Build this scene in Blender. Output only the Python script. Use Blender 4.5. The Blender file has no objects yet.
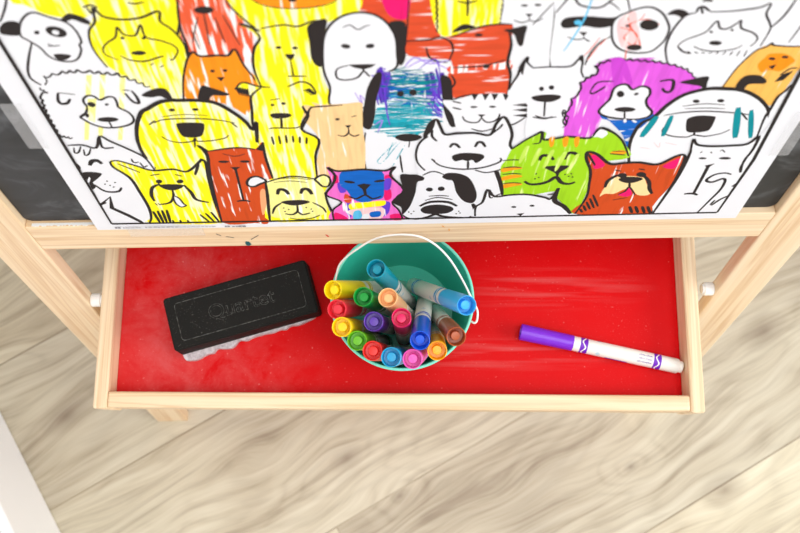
import bpy, bmesh, math, random
from mathutils import Vector, Matrix, geometry
random.seed(7)
C = bpy.context.scene.collection
G = {'cam': [0.93053, -2.39399, 71.53889], 'r': [0.99992, 0.00759, -0.01015], 'u': [-0.0054, 0.9797, 0.20038], 'f': [-0.01146, 0.20031, -0.97967], 'focal': 849.97325, 'H': 34.43473, 'yl': 9.45491, 'EX': [0.9997, 0.02453, 0.0], 'EU': [-0.00624, 0.25449, 0.96706], 'EN': [0.02372, -0.96676, 0.25457], 'gap': 1.24295, 'lw': 3.76892, 'lt': 1.17695, 'tbx': 0.26002, 'vb': 9.96712, 'vt': 13.43477, 'hd': 2.09806, 'wt': 1.21452, 'ft': 1.32369, 'PO': [-0.07882, 12.66711, 12.44193], 'PU': [-0.0066, 0.26903, 0.96311], 'PX': [0.9997, 0.02453, 0.0], 'PN': [0.02362, -0.96282, 0.26911], 't': 0.26324}
H = G['H']
def W(x, y, z): return Vector((x/100, y/100, (z+H)/100))        # tray frame in cm -> world in m (floor at z = 0)
def V(k): return Vector(G[k])
EX, EU, EN = V('EX'), V('EU'), V('EN')

# ------------------------------------------------------------------ helpers
WM = {}
def link(o, parent=None, M=None):
    M = M or Matrix.Identity(4)
    C.objects.link(o); WM[o.name] = M
    if parent is not None:
        o.parent = parent; o.matrix_parent_inverse = Matrix.Identity(4)
        o.matrix_basis = WM[parent.name].inverted() @ M
    else: o.matrix_basis = M
    return o
def obj(name, bm, mats, parent=None, M=None, smooth=None):
    me = bpy.data.meshes.new(name)
    if smooth is not None:
        for f in bm.faces: f.smooth = True
    bm.to_mesh(me); bm.free()
    if smooth is not None: me.set_sharp_from_angle(angle=math.radians(smooth))
    for m in (mats if isinstance(mats, (list, tuple)) else [mats]): me.materials.append(m)
    return link(bpy.data.objects.new(name, me), parent, M)
def tag(o, label, cat=None, group=None):
    o['label'] = label
    if cat: o['category'] = cat
    if group: o['group'] = group
    return o
def thing(name, label, cat, M, group=None):
    o = bpy.data.objects.new(name, None); o.empty_display_size = .02
    return tag(link(o, None, M), label, cat, group)
def struct(o): o['kind'] = 'structure'; return o
def frame(o, x, y, z):
    M = Matrix.Identity(4)
    for i, a in enumerate((x, y, z)):
        for j in range(3): M[j][i] = a[j]
    for j in range(3): M[j][3] = o[j]
    return M
def box(sx, sy, sz, bev=.001, seg=2, bm=None, c=(0, 0, 0), bevel_edges=None):
    b = bmesh.new(); bmesh.ops.create_cube(b, size=1)
    for v in b.verts: v.co = Vector((v.co.x*sx+c[0], v.co.y*sy+c[1], v.co.z*sz+c[2]))
    if bev: bmesh.ops.bevel(b, geom=list(b.edges), offset=bev, segments=seg, profile=.5, affect='EDGES')
    if bm is None: return b
    me = bpy.data.meshes.new('tmp'); b.to_mesh(me); b.free(); bm.from_mesh(me); bpy.data.meshes.remove(me); return bm
def lathe(prof, n=40, bm=None):
    bm = bm or bmesh.new(); rings = []
    for r, z in prof:
        if r < 1e-7: rings.append([bm.verts.new((0, 0, z))])
        else: rings.append([bm.verts.new((r*math.cos(2*math.pi*i/n), r*math.sin(2*math.pi*i/n), z)) for i in range(n)])
    for a, b in zip(rings, rings[1:]):
        for i in range(n):
            j = (i+1) % n
            if len(a) == 1 and len(b) == 1: continue
            if len(a) == 1: bm.faces.new((a[0], b[j], b[i]))
            elif len(b) == 1: bm.faces.new((a[i], a[j], b[0]))
            else: bm.faces.new((a[i], a[j], b[j], b[i]))
    bmesh.ops.recalc_face_normals(bm, faces=list(bm.faces))
    return bm
def catmull(P, closed, k=5):
    n = len(P); out = []
    rng = range(n) if closed else range(n-1)
    for i in rng:
        if closed: a, b, c, d = P[(i-1) % n], P[i], P[(i+1) % n], P[(i+2) % n]
        else: a, b, c, d = P[max(i-1, 0)], P[i], P[i+1], P[min(i+2, n-1)]
        for s in range(k):
            t = s/k
            out.append(tuple(.5*((2*b[q]) + (c[q]-a[q])*t + (2*a[q]-5*b[q]+4*c[q]-d[q])*t*t + (3*b[q]-a[q]-3*c[q]+d[q])*t**3) for q in range(len(b))))
    if not closed: out.append(tuple(P[-1]))
    return out
def tube(P, r, n=10, bm=None, cap=True):
    bm = bm or bmesh.new(); P = [Vector(p) for p in P]; rings = []
    up = Vector((0, 0, 1))
    nrm = None
    for i, p in enumerate(P):
        d = (P[min(i+1, len(P)-1)] - P[max(i-1, 0)]).normalized()
        if nrm is None: nrm = d.orthogonal().normalized()
        nrm = (nrm - d*nrm.dot(d)).normalized(); b = d.cross(nrm)
        rings.append([bm.verts.new(p + (nrm*math.cos(2*math.pi*k/n) + b*math.sin(2*math.pi*k/n))*r) for k in range(n)])
    for a, b in zip(rings, rings[1:]):
        for k in range(n): bm.faces.new((a[k], a[(k+1) % n], b[(k+1) % n], b[k]))
    if cap: bm.faces.new(rings[0][::-1]); bm.faces.new(rings[-1])
    bmesh.ops.recalc_face_normals(bm, faces=list(bm.faces))
    return bm
def prism(pts, z0, z1, bm=None, mat=0):
    bm = bm or bmesh.new(); n = len(pts)
    lo = [bm.verts.new((x, y, z0)) for x, y in pts]; hi = [bm.verts.new((x, y, z1)) for x, y in pts]
    tris = geometry.tessellate_polygon([[Vector((x, y, 0)) for x, y in pts]])
    fs = []
    for a, b, c in tris:
        fs.append(bm.faces.new((hi[a], hi[b], hi[c]))); fs.append(bm.faces.new((lo[c], lo[b], lo[a])))
    for i in range(n): fs.append(bm.faces.new((lo[i], lo[(i+1) % n], hi[(i+1) % n], hi[i])))
    for f in fs: f.material_index = mat
    bmesh.ops.recalc_face_normals(bm, faces=fs)
    return bm

# ------------------------------------------------------------------ materials
def lin(c):
    return tuple((v/255/12.92 if v/255 <= .04045 else ((v/255+.055)/1.055)**2.4) for v in c)
def new_mat(name, rough=.5, spec=.5):
    m = bpy.data.materials.new(name); m.use_nodes = True; nt = m.node_tree; b = nt.nodes['Principled BSDF']
    b.inputs['Roughness'].default_value = rough; b.inputs['Specular IOR Level'].default_value = spec
    return m, nt, b
def N(nt, kind, **kw):
    n = nt.nodes.new(kind)
    for k, v in kw.items():
        if hasattr(n, k) and k not in n.inputs: setattr(n, k, v)
        else: n.inputs[k].default_value = v
    return n
def mapping(nt, scale, rot=(0, 0, 0), use_random=False, loc=(0, 0, 0)):
    tc = nt.nodes.new('ShaderNodeTexCoord'); mp = nt.nodes.new('ShaderNodeMapping')
    mp.inputs['Scale'].default_value = scale; mp.inputs['Rotation'].default_value = rot; mp.inputs['Location'].default_value = loc
    src = tc.outputs['Object']
    if use_random:
        oi = nt.nodes.new('ShaderNodeObjectInfo'); ad = nt.nodes.new('ShaderNodeVectorMath'); ad.operation = 'ADD'
        mu = nt.nodes.new('ShaderNodeVectorMath'); mu.operation = 'SCALE'; mu.inputs['Scale'].default_value = 3.7
        cb = nt.nodes.new('ShaderNodeCombineXYZ')
        for i in range(3): nt.links.new(oi.outputs['Random'], cb.inputs[i])
        nt.links.new(cb.outputs[0], mu.inputs[0]); nt.links.new(src, ad.inputs[0]); nt.links.new(mu.outputs[0], ad.inputs[1]); src = ad.outputs[0]
    nt.links.new(src, mp.inputs['Vector'])
    return mp
def ramp(nt, stops, src):
    r = nt.nodes.new('ShaderNodeValToRGB'); e = r.color_ramp.elements
    while len(e) < len(stops): e.new(.5)
    for el, (p, c) in zip(e, stops): el.position = p; el.color = (*c, 1)
    nt.links.new(src, r.inputs[0]); return r
def mixc(nt, fac, a, b, blend='MIX'):
    m = nt.nodes.new('ShaderNodeMix'); m.data_type = 'RGBA'; m.blend_type = blend
    for sock, v in ((0, fac), (6, a), (7, b)):
        if hasattr(v, 'links') or isinstance(v, bpy.types.NodeSocket): nt.links.new(v, m.inputs[sock])
        elif sock == 0: m.inputs[0].default_value = v
        else: m.inputs[sock].default_value = (*v, 1)
    return m.outputs[2]
def noise(nt, vec, scale=5., detail=3., rough=.5, dist=0.):
    n = nt.nodes.new('ShaderNodeTexNoise'); n.inputs['Scale'].default_value = scale; n.inputs['Detail'].default_value = detail
    n.inputs['Roughness'].default_value = rough; n.inputs['Distortion'].default_value = dist
    nt.links.new(vec.outputs[0], n.inputs['Vector']); return n.outputs['Fac']
def bump(nt, b, h, strength=.2, dist=.001):
    k = nt.nodes.new('ShaderNodeBump'); k.inputs['Strength'].default_value = strength; k.inputs['Distance'].default_value = dist
    nt.links.new(h, k.inputs['Height']); nt.links.new(k.outputs[0], b.inputs['Normal'])
def plain(name, rgb, rough=.4, spec=.5, var=.06):
    m, nt, b = new_mat(name, rough, spec); c = lin(rgb)
    n = noise(nt, mapping(nt, (60, 60, 60)), 1., 3.)
    nt.links.new(mixc(nt, n, tuple(v*(1-var) for v in c), tuple(min(1, v*(1+var)) for v in c)), b.inputs['Base Color'])
    return m

def pine():                                            # pale pine, grain along local x
    m, nt, b = new_mat('pine', .45, .35)
    mp = mapping(nt, (1.3, 46, 46), use_random=True)
    n1 = noise(nt, mp, 2.2, 4., .55, .6)
    mp2 = mapping(nt, (5, 260, 260), use_random=True); n2 = noise(nt, mp2, 1.5, 3.)
    r = ramp(nt, [(.25, lin((246, 226, 196))), (.46, lin((240, 214, 178))), (.56, lin((216, 176, 132))), (.61, lin((240, 212, 174))), (.7, lin((228, 192, 150))), (.76, lin((242, 216, 180))), (.85, lin((244, 222, 190)))], n1)
    nt.links.new(mixc(nt, .35, r.outputs[0], ramp(nt, [(.3, lin((230, 198, 156))), (.7, lin((250, 230, 202)))], n2).outputs[0]), b.inputs['Base Color'])
    bump(nt, b, n2, .12, .0004)
    return m
KNOTS = [(-0.4136, 0.0023, 0.085), (0.4517, 0.1131, 0.09), (0.2785, -0.0535, 0.03), (-0.0658, -0.0456, 0.06), (-0.0009, -0.0898, 0.03), (0.39, -0.0796, 0.08)]
def floor_mat():
    m, nt, b = new_mat('washed_oak_laminate', .42, .4)
    rot = (0, 0, -math.radians(30.5))
    base = mapping(nt, (1, 1, 1), rot, loc=(.13, .07, 0))
    br = nt.nodes.new('ShaderNodeTexBrick'); br.offset = .37; br.inputs['Scale'].default_value = 1
    br.inputs['Brick Width'].default_value = 1.25; br.inputs['Row Height'].default_value = .19; br.inputs['Mortar Size'].default_value = .0012
    br.inputs['Mortar Smooth'].default_value = .3; br.inputs['Color1'].default_value = (0, 0, 0, 1); br.inputs['Color2'].default_value = (1, 1, 1, 1); br.inputs['Mortar'].default_value = (.5, .5, .5, 1)
    nt.links.new(base.outputs[0], br.inputs['Vector'])
    # grain coordinates: stretched along the plank, shifted per plank
    sep = nt.nodes.new('ShaderNodeVectorMath'); sep.operation = 'MULTIPLY_ADD'
    wm = nt.nodes.new('ShaderNodeMapping'); wm.inputs['Scale'].default_value = (2.2, 5, 1); nt.links.new(base.outputs[0], wm.inputs['Vector'])
    wn_ = nt.nodes.new('ShaderNodeTexNoise'); wn_.inputs['Scale'].default_value = 1.6; wn_.inputs['Detail'].default_value = 2; nt.links.new(wm.outputs[0], wn_.inputs['Vector'])
    wa = nt.nodes.new('ShaderNodeVectorMath'); wa.operation = 'MULTIPLY_ADD'; wa.inputs[1].default_value = (0, .11, 0); nt.links.new(wn_.outputs['Color'], wa.inputs[0]); nt.links.new(base.outputs[0], wa.inputs[2])
    nt.links.new(br.outputs['Color'], sep.inputs[0]); sep.inputs[1].default_value = (3.1, 1.7, 2.3); nt.links.new(wa.outputs[0], sep.inputs[2])
    mp = nt.nodes.new('ShaderNodeMapping'); mp.inputs['Scale'].default_value = (1.7, 6.5, 1); nt.links.new(sep.outputs[0], mp.inputs['Vector'])
    n0 = noise(nt, mp, 1.6, 3., .5, 1.1)
    kfac = None
    for kx, ky, kr in KNOTS:                     # grain swirls round a few knots
        ca, sa = math.cos(rot[2]), math.sin(rot[2]); lx, ly = kx*ca-ky*sa, kx*sa+ky*ca
        tc = nt.nodes.new('ShaderNodeTexCoord'); m1 = nt.nodes.new('ShaderNodeMapping'); m1.inputs['Rotation'].default_value = rot; nt.links.new(tc.outputs['Object'], m1.inputs['Vector'])
        m2 = nt.nodes.new('ShaderNodeMapping'); m2.inputs['Scale'].default_value = (1/(kr*1.7), 1/kr, 0); m2.inputs['Location'].default_value = (-lx/(kr*1.7), -ly/kr, 0); nt.links.new(m1.outputs[0], m2.inputs['Vector'])
        g = nt.nodes.new('ShaderNodeTexGradient'); g.gradient_type = 'SPHERICAL'; nt.links.new(m2.outputs[0], g.inputs[0])
        if kfac is None: kfac = g.outputs['Fac']
        else:
            ad = nt.nodes.new('ShaderNodeMath'); nt.links.new(kfac, ad.inputs[0]); nt.links.new(g.outputs['Fac'], ad.inputs[1]); kfac = ad.outputs[0]
    wv0 = nt.nodes.new('ShaderNodeMath'); wv0.operation = 'MULTIPLY_ADD'; wv0.inputs[1].default_value = .35; nt.links.new(kfac, wv0.inputs[0]); nt.links.new(n0, wv0.inputs[2])
    wv = nt.nodes.new('ShaderNodeMath'); wv.operation = 'MULTIPLY'; wv.inputs[1].default_value = 15; nt.links.new(wv0.outputs[0], wv.inputs[0])
    sn = nt.nodes.new('ShaderNodeMath'); sn.operation = 'SINE'
    ml = nt.nodes.new('ShaderNodeMath'); ml.operation = 'MULTIPLY'; ml.inputs[1].default_value = 2.6; nt.links.new(wv.outputs[0], ml.inputs[0]); nt.links.new(ml.outputs[0], sn.inputs[0])
    s01 = nt.nodes.new('ShaderNodeMapRange'); s01.inputs['From Min'].default_value = -1; nt.links.new(sn.outputs[0], s01.inputs[0])
    mp3 = nt.nodes.new('ShaderNodeMapping'); mp3.inputs['Scale'].default_value = (3.5, 90, 1); nt.links.new(sep.outputs[0], mp3.inputs['Vector'])
    fine = noise(nt, mp3, 1.3, 5., .65)
    mp4 = nt.nodes.new('ShaderNodeMapping'); mp4.inputs['Scale'].default_value = (1.8, 4.5, 1); nt.links.new(sep.outputs[0], mp4.inputs['Vector'])
    broad = noise(nt, mp4, 1.5, 3., .55, .5)
    a = ramp(nt, [(.34, lin((166, 149, 124))), (.46, lin((204, 190, 161))), (.6, lin((228, 218, 190)))], broad).outputs[0]
    c = mixc(nt, .22, a, ramp(nt, [(0, lin((150, 133, 113))), (.3, lin((210, 196, 170))), (1, lin((236, 226, 202)))], s01.outputs[0]).outputs[0])
    c = mixc(nt, .42, c, ramp(nt, [(.34, lin((142, 124, 101))), (.48, lin((208, 196, 168))), (.66, lin((238, 230, 206)))], fine).outputs[0])
    kn = ramp(nt, [(.74, (0, 0, 0)), (.9, (.35, .35, .35)), (1, (.7, .7, .7))], kfac).outputs[0]
    c = mixc(nt, kn, c, lin((142, 124, 104)))
    tone = mixc(nt, br.outputs['Color'], lin((236, 237, 241)), lin((254, 255, 255)))
    c = mixc(nt, 1., c, tone, 'MULTIPLY')
    seam = mixc(nt, br.outputs['Fac'], (1, 1, 1), (.72, .69, .66)); c = mixc(nt, 1., c, seam, 'MULTIPLY')
    nt.links.new(c, b.inputs['Base Color']); bump(nt, b, fine, .08, .0005)
    return m
def red_mat():
    m, nt, b = new_mat('red_tray_panel', .34, .1)
    mp = mapping(nt, (1, 1, 1))
    sp = noise(nt, mp, 900., 2., .6); specks = ramp(nt, [(.63, (0, 0, 0)), (.78, (.75, .75, .75))], sp).outputs[0]
    sp2 = noise(nt, mp, 420., 1., .4); specks2 = ramp(nt, [(.72, (0, 0, 0)), (.79, (.8, .8, .8))], sp2).outputs[0]
    cloud = noise(nt, mp, 34., 6., .7, .3)
    # wiped chalk: a hazy patch round the eraser's end and faint streaks on the other side
    def blob(cx, cy, rx, ry):
        q = mapping(nt, (1/rx, 1/ry, 0), loc=(-cx/rx, -cy/ry, 0)); g = nt.nodes.new('ShaderNodeTexGradient'); g.gradient_type = 'SPHERICAL'
        nt.links.new(q.outputs[0], g.inputs[0]); return g.outputs['Fac']
    def mul(a, c):
        k = nt.nodes.new('ShaderNodeMath'); k.operation = 'MULTIPLY'; nt.links.new(a, k.inputs[0])
        if isinstance(c, (int, float)): k.inputs[1].default_value = c
        else: nt.links.new(c, k.inputs[1])
        return k.outputs[0]
    def add(a, c):
        k = nt.nodes.new('ShaderNodeMath'); k.operation = 'ADD'; k.use_clamp = True; nt.links.new(a, k.inputs[0]); nt.links.new(c, k.inputs[1]); return k.outputs[0]
    cl = ramp(nt, [(.36, (0, 0, 0)), (.7, (1, 1, 1))], cloud).outputs[0]
    haze = mul(add(blob(-.205, .085, .085, .10), add(blob(-.165, .115, .10, .045), blob(-.15, .03, .10, .05))), cl)
    haze = add(mul(haze, .14), mul(blob(-.215, .05, .06, .06), .06))
    st = noise(nt, mapping(nt, (8, 170, 1), (0, 0, math.radians(9))), 1., 3., .5)
    stk = mul(mul(add(blob(.13, .108, .10, .022), blob(.08, .05, .12, .018)), ramp(nt, [(.45, (0, 0, 0)), (.75, (1, 1, 1))], st).outputs[0]), .22)
    thin = mul(cl, .004)
    dust = add(add(haze, stk), thin)
    spk = add(mul(specks, .5), specks2)
    base = mixc(nt, noise(nt, mp, 7., 3.), lin((208, 0, 6)), lin((220, 2, 8)))
    c = mixc(nt, dust, base, lin((232, 196, 196)))
    c = mixc(nt, mul(spk, add(mul(dust, 1.6), mul(cl, .35))), c, lin((238, 196, 190)))
    nt.links.new(c, b.inputs['Base Color'])
    rr = ramp(nt, [(.0, (.42,)*3), (.5, (.7,)*3)], dust).outputs[0]; nt.links.new(rr, b.inputs['Roughness'])
    return m
def chalkboard_mat():
    m, nt, b = new_mat('chalkboard', .5, .45)
    mp = mapping(nt, (7, 11, 1), (0, 0, .6)); n = noise(nt, mp, 2.5, 5., .6, .8)
    nt.links.new(ramp(nt, [(.3, lin((26, 27, 30))), (.5, lin((44, 46, 50))), (.75, lin((104, 107, 112)))], n).outputs[0], b.inputs['Base Color'])
    return m
def marker_ink(name, rgb, gap, gapcol=(250, 250, 250), sx=330, sy=30, rot=0.12):
    m, nt, b = new_mat('ink_'+name, .75, .2); c = lin(rgb)
    n = noise(nt, mapping(nt, (sx, sy, 1), (0, 0, rot)), 1., 2., .5, .3)
    n2 = noise(nt, mapping(nt, (9, 6, 1), (0, 0, rot)), 1., 2.)
    s = nt.nodes.new('ShaderNodeMath'); s.operation = 'MULTIPLY_ADD'; s.inputs[1].default_value = .55; nt.links.new(n2, s.inputs[0]); nt.links.new(n, s.inputs[2])
    d = tuple(v*(.96 if name == 'yellow' else .88) for v in c)
    r = ramp(nt, [(.6, d), (.76, c), (1.05-gap*.75, c), (1.16-gap*.75, lin(gapcol))], s.outputs[0])
    nt.links.new(r.outputs[0], b.inputs['Base Color']); return m
def eraser_mat():
    m, nt, b = new_mat('black_eraser_foam', .7, .2)
    mp = mapping(nt, (1, 1, 1)); s = noise(nt, mp, 900., 2., .6); cl = noise(nt, mp, 45., 4., .6)
    k = nt.nodes.new('ShaderNodeMath'); k.operation = 'MULTIPLY'
    nt.links.new(ramp(nt, [(.64, (0, 0, 0)), (.76, (.6, .6, .6))], s).outputs[0], k.inputs[0]); nt.links.new(ramp(nt, [(.4, (.1, .1, .1)), (.65, (1, 1, 1))], cl).outputs[0], k.inputs[1])
    nt.links.new(mixc(nt, k.outputs[0], lin((26, 25, 23)), lin((160, 158, 150))), b.inputs['Base Color']); bump(nt, b, s, .15, .0005)
    return m
def dusty_line():
    m, nt, b = new_mat('chalk_in_groove', .8, .2); s = noise(nt, mapping(nt, (1, 1, 1)), 420., 2.)
    nt.links.new(ramp(nt, [(.4, lin((46, 44, 42))), (.65, lin((112, 112, 108)))], s).outputs[0], b.inputs['Base Color']); return m
def felt_mat():
    m, nt, b = new_mat('chalky_felt', .95, .1); s = noise(nt, mapping(nt, (1, 1, 1)), 260., 5., .7)
    nt.links.new(ramp(nt, [(.3, lin((176, 160, 164))), (.6, lin((226, 216, 220)))], s).outputs[0], b.inputs['Base Color']); bump(nt, b, s, .6, .002); return m
def tape_mat(alpha):
    m, nt, b = new_mat('clear_tape', .3, .5); b.inputs['Alpha'].default_value = alpha
    n = noise(nt, mapping(nt, (40, 40, 1)), 1., 2.); nt.links.new(mixc(nt, n, (.78, .78, .8), (.86, .86, .88)), b.inputs['Base Color']); return m

PINE, FLOOR, RED, BOARD = pine(), floor_mat(), red_mat(), chalkboard_mat()
WALL = plain('white_wall_paint', (250, 250, 252), .6, .3, .015)
TRIM = plain('white_trim_paint', (251, 252, 253), .35, .4, .01)
WHITEPL = plain('white_plastic', (244, 243, 240), .35, .5, .02)
BARREL = plain('marker_barrel_plastic', (240, 238, 232), .3, .5, .02)
TEAL = plain('teal_enamel', (52, 196, 170), .3, .5, .04)
TEALRIM = plain('teal_rim_enamel', (120, 222, 200), .3, .5, .03)
HANDLE = plain('white_coated_wire', (244, 240, 238), .35, .5, .02)
WHITEBD = plain('whiteboard', (240, 241, 242), .2, .5, .01)

# ------------------------------------------------------------------ room
bm = bmesh.new()
for x, y in ((-3, -2.5), (3, -2.5), (3, 3.5), (-3, 3.5)): bm.verts.new((x, y, 0))
bm.faces.new(bm.verts); bmesh.ops.recalc_face_normals(bm, faces=list(bm.faces))
for f in bm.faces:
    if f.normal.z < 0: f.normal_flip()
r = bmesh.ops.extrude_face_region(bm, geom=list(bm.faces))
for v in r['geom']:
    if isinstance(v, bmesh.types.BMVert): v.co.z -= .02
bmesh.ops.recalc_face_normals(bm, faces=list(bm.faces))
struct(obj('floor', bm, FLOOR))
wa, wb = Vector((-.4963, .0102, 0)), Vector((-.4064, -.1361, 0)); wd = (wa-wb).normalized(); wn = Vector((wd.y, -wd.x, 0))   # towards the room
MB = frame(wb + wd*.45 + wn*0, wd, -wn, Vector((0, 0, 1)))
struct(obj('baseboard_left', box(2.6, .013, .115, .004, 3, c=(0, .0065, .0575)), TRIM, None, MB))
struct(obj('wall_left', box(2.6, .08, 2.4, 0, c=(0, .0535, 1.2)), WALL, None, MB))

# ------------------------------------------------------------------ easel
EO = W(0, G['yl'], 0)
ME = frame(Vector((EO.x, EO.y, 0)) + Vector((0, 0, 0)), EX, Vector((-EX.y, EX.x, 0)), Vector((0, 0, 1)))
easel = thing('easel', 'pale pine childrens easel holding a black chalkboard and the coloured-in animal picture', 'easel', ME)
def EP(u, v, n): return EO + (EX*u + EU*v + EN*n)/100
lw, lt, ui = G['lw'], G['lt'], 25.5+G['gap']
vfoot = -(H)/EU.z; ztop = 116.; vtop = (ztop-H)/EU.z
# the rear frame is the mirror image of the front one about the vertical plane through the hinge
apex = EP(0, vtop, -lt)
RX = -EX; RY = Vector((EX.y, -EX.x, 0))
def mirror(p):                                  # point of the front frame -> matching point of the rear frame
    yv = Vector((-EX.y, EX.x, 0)); d = (p-apex).dot(yv); return p - yv*2*d
def frame_matrix(u, v, n, rear, axis):          # part frames: local x along the member
    o = EP(u, v, n); a = EX.copy(); b = EU.copy(); c = EN.copy()
    if rear:
        yv = Vector((-EX.y, EX.x, 0)); o = mirror(o); b = b - yv*2*b.dot(yv); c = c - yv*2*c.dot(yv); a = -a
    return frame(o, b, -a, c) if axis == 'u' else frame(o, a, b, c)
def leg(side, rear):
    L = vtop - vfoot + .6
    m = frame_matrix(side*(ui+lw/2)+G['tbx'], (vtop+vfoot)/2, -lt/2, rear, 'u')
    b = box(L/100, lw/100, lt/100, .0012, 2)
    # foot cut level with the floor
    inv = m.inverted(); bmesh.ops.bisect_plane(b, geom=list(b.verts)+list(b.edges)+list(b.faces), plane_co=inv @ Vector((0, 0, .0002)), plane_no=inv.to_3x3() @ Vector((0, 0, -1)), clear_outer=True)
    ed = [e for e in b.edges if e.is_boundary]
    if ed: bmesh.ops.holes_fill(b, edges=ed)
    return obj('leg', b, PINE, easel, m)
for rear in (0, 1):
    for s in (-1, 1): leg(s, rear)
vb, vt = G['vb'], G['vt']
def rail(v0, v1, rear, name='rail'):
    b = box(2*ui/100-.0002, (v1-v0)/100, (lt-.04)/100, .0009, 2)
    return obj(name, b, PINE, easel, frame_matrix(G['tbx'], (v0+v1)/2, -lt/2-.02, rear, 'x'))
front_rail = rail(vb, vt, 0)
rail(vtop-6, vtop-2.2, 0); rail(vb, vt, 1); rail(vtop-6, vtop-2.2, 1)
def rounded(w, h, r, n=8):
    P = []
    for cx, cy, a0 in ((w/2-r, h/2-r, 0), (-w/2+r, h/2-r, 90), (-w/2+r, -h/2+r, 180), (w/2-r, -h/2+r, 270)):
        for k in range(n+1): a = math.radians(a0+90*k/n); P.append((cx+r*math.cos(a), cy+r*math.sin(a)))
    return P
vbt = vt; vtp = vtop-6.
for rear, nm, mt, lab in ((0, 'chalkboard', BOARD, 'black chalkboard panel'), (1, 'whiteboard', WHITEBD, 'white drawing panel on the far side')):
    hh = (vtp-vbt-.08)/100; b = prism(rounded(2*ui/100-.0012, hh, .006), -.0018, .0018)
    tag(obj(nm, b, mt, easel, frame_matrix(G['tbx'], (vtp+vbt)/2, -.55-.18, rear, 'x'), 30), lab)
# pale lipping strip that backs the panel corners
for rear in (0, 1):
    obj('backing_strip', box(2*ui/100-.0006, .034, .003, 0), WHITEPL, easel, frame_matrix(G['tbx'], vbt+1.75, -.55-.18-.35, rear, 'x'))
# pegs that carry the tray
for rear in (0, 1):
    for s in (-1, 1):
        g0 = s*(ui)+G['tbx']; vpeg = -.55
        o = EP(g0, vpeg, -.62)
        if rear: o = mirror(o)
        b = bmesh.new(); lathe([(0, 0), (.0052, 0), (.0058, .0006), (.0058, .0080), (.0044, .0083), (.0044, .0098), (0, .0098)], 24, b)
        obj('peg', b, WHITEPL, easel, frame(o, EU, (-EX*s).cross(EU), -EX*s), 40)
ink = {'teal': plain('ink_spot_teal', (20, 90, 95), .7), 'red': plain('ink_spot_red', (215, 60, 50), .7), 'grey': plain('pencil_grey', (110, 104, 98), .7), 'orange': plain('ink_spot_orange', (235, 160, 40), .7)}
for col, P in [('teal', [[-11.13, 10.78], [-10.92, 10.7], [-10.8, 10.29], [-11.03, 10.06], [-11.2, 10.15], [-11.24, 10.55]]), ('red', [[-5.2, 11.59], [-5.06, 11.55], [-4.91, 11.24], [-5.05, 11.24]]), ('grey', [[-10.71, 11.08], [-10.05, 11.72], [-10.04, 11.66], [-10.7, 11.0]]), ('grey', [[-13.09, 12.02], [-12.78, 11.77], [-12.79, 11.7], [-13.11, 11.95]]), ('grey', [[-12.45, 11.6], [-11.9, 11.39], [-11.91, 11.33], [-12.46, 11.54]]), ('orange', [[3.28, 12.65], [3.39, 12.58], [3.54, 12.3], [3.36, 12.46]]), ('orange', [[3.8, 12.11], [3.87, 12.11], [3.9, 11.81], [3.83, 11.81]])]:
    b = prism([(u/100, v/100) for u, v in P], 0, .0001)
    tag(obj('ink_mark', b, ink[col], front_rail, frame(EP(0, 0, -.0195+.0005), EX, EU, EN)), {'teal': 'dark teal ink blot', 'red': 'short red ink dash', 'grey': 'thin grey pencil scratch', 'orange': 'tiny orange ink fleck'}[col])

rg2 = random.Random(5); up_, lo_ = [], []
for k in range(60):
    x = -26.0 + k*.1; up_.append((x/100, .0)); lo_.append((x/100, -(.0016+rg2.uniform(0, .0012))))
b = prism(lo_+up_[::-1], 0, .0003)
tag(obj('chalk_dust', b, WHITEPL, front_rail, frame(EP(0, vt-.01, -.36), EX, -EN, EU)), 'thin line of white chalk dust on the top edge')

# ------------------------------------------------------------------ tray
MT = frame(W(0, 0, 0), Vector((1, 0, 0)), Vector((0, 1, 0)), Vector((0, 0, 1)))
yc = 2*((apex - EO).dot(Vector((0, 1, 0)))*100 + G['yl'])          # rear end of the tray mirrors the front
tray = thing('easel_tray', 'long red-bottomed tray with pale wooden rim slung between the easel legs', 'tray', MT)
wt, ft, hd = G['wt'], G['ft'], G['hd']; D = yc; hh = 4.2
for s in (-1, 1):
    m = frame(W(s*(25.5-wt/2), D/2, -hh/2), Vector((0, 1, 0)), Vector((-1, 0, 0)), Vector((0, 0, 1)))
    obj('side_panel', box(D/100, wt/100, hh/100, .0022, 3), PINE, tray, m)
for nm, y in (('front_panel', ft/2+.12), ('back_panel', D-ft/2-.12)):
    m = frame(W(0, y, -hh/2-.02), Vector((1, 0, 0)), Vector((0, 1, 0)), Vector((0, 0, 1)))
    obj(nm, box((51-2*wt)/100-.0002, ft/100, (hh-.04)/100, .0018, 3), PINE, tray, m)
m = frame(W(0, 0, -hd-.2), Vector((1, 0, 0)), Vector((0, 1, 0)), Vector((0, 0, 1)))
tag(obj('tray_bottom', box((51-2*wt)/100-.0004, (D-2*ft)/100-.003, .004, 0, c=(0, D/200, 0)), RED, tray, m), 'red panel dusted with chalk')
ZF = -hd                                                          # top of the red panel

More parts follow.
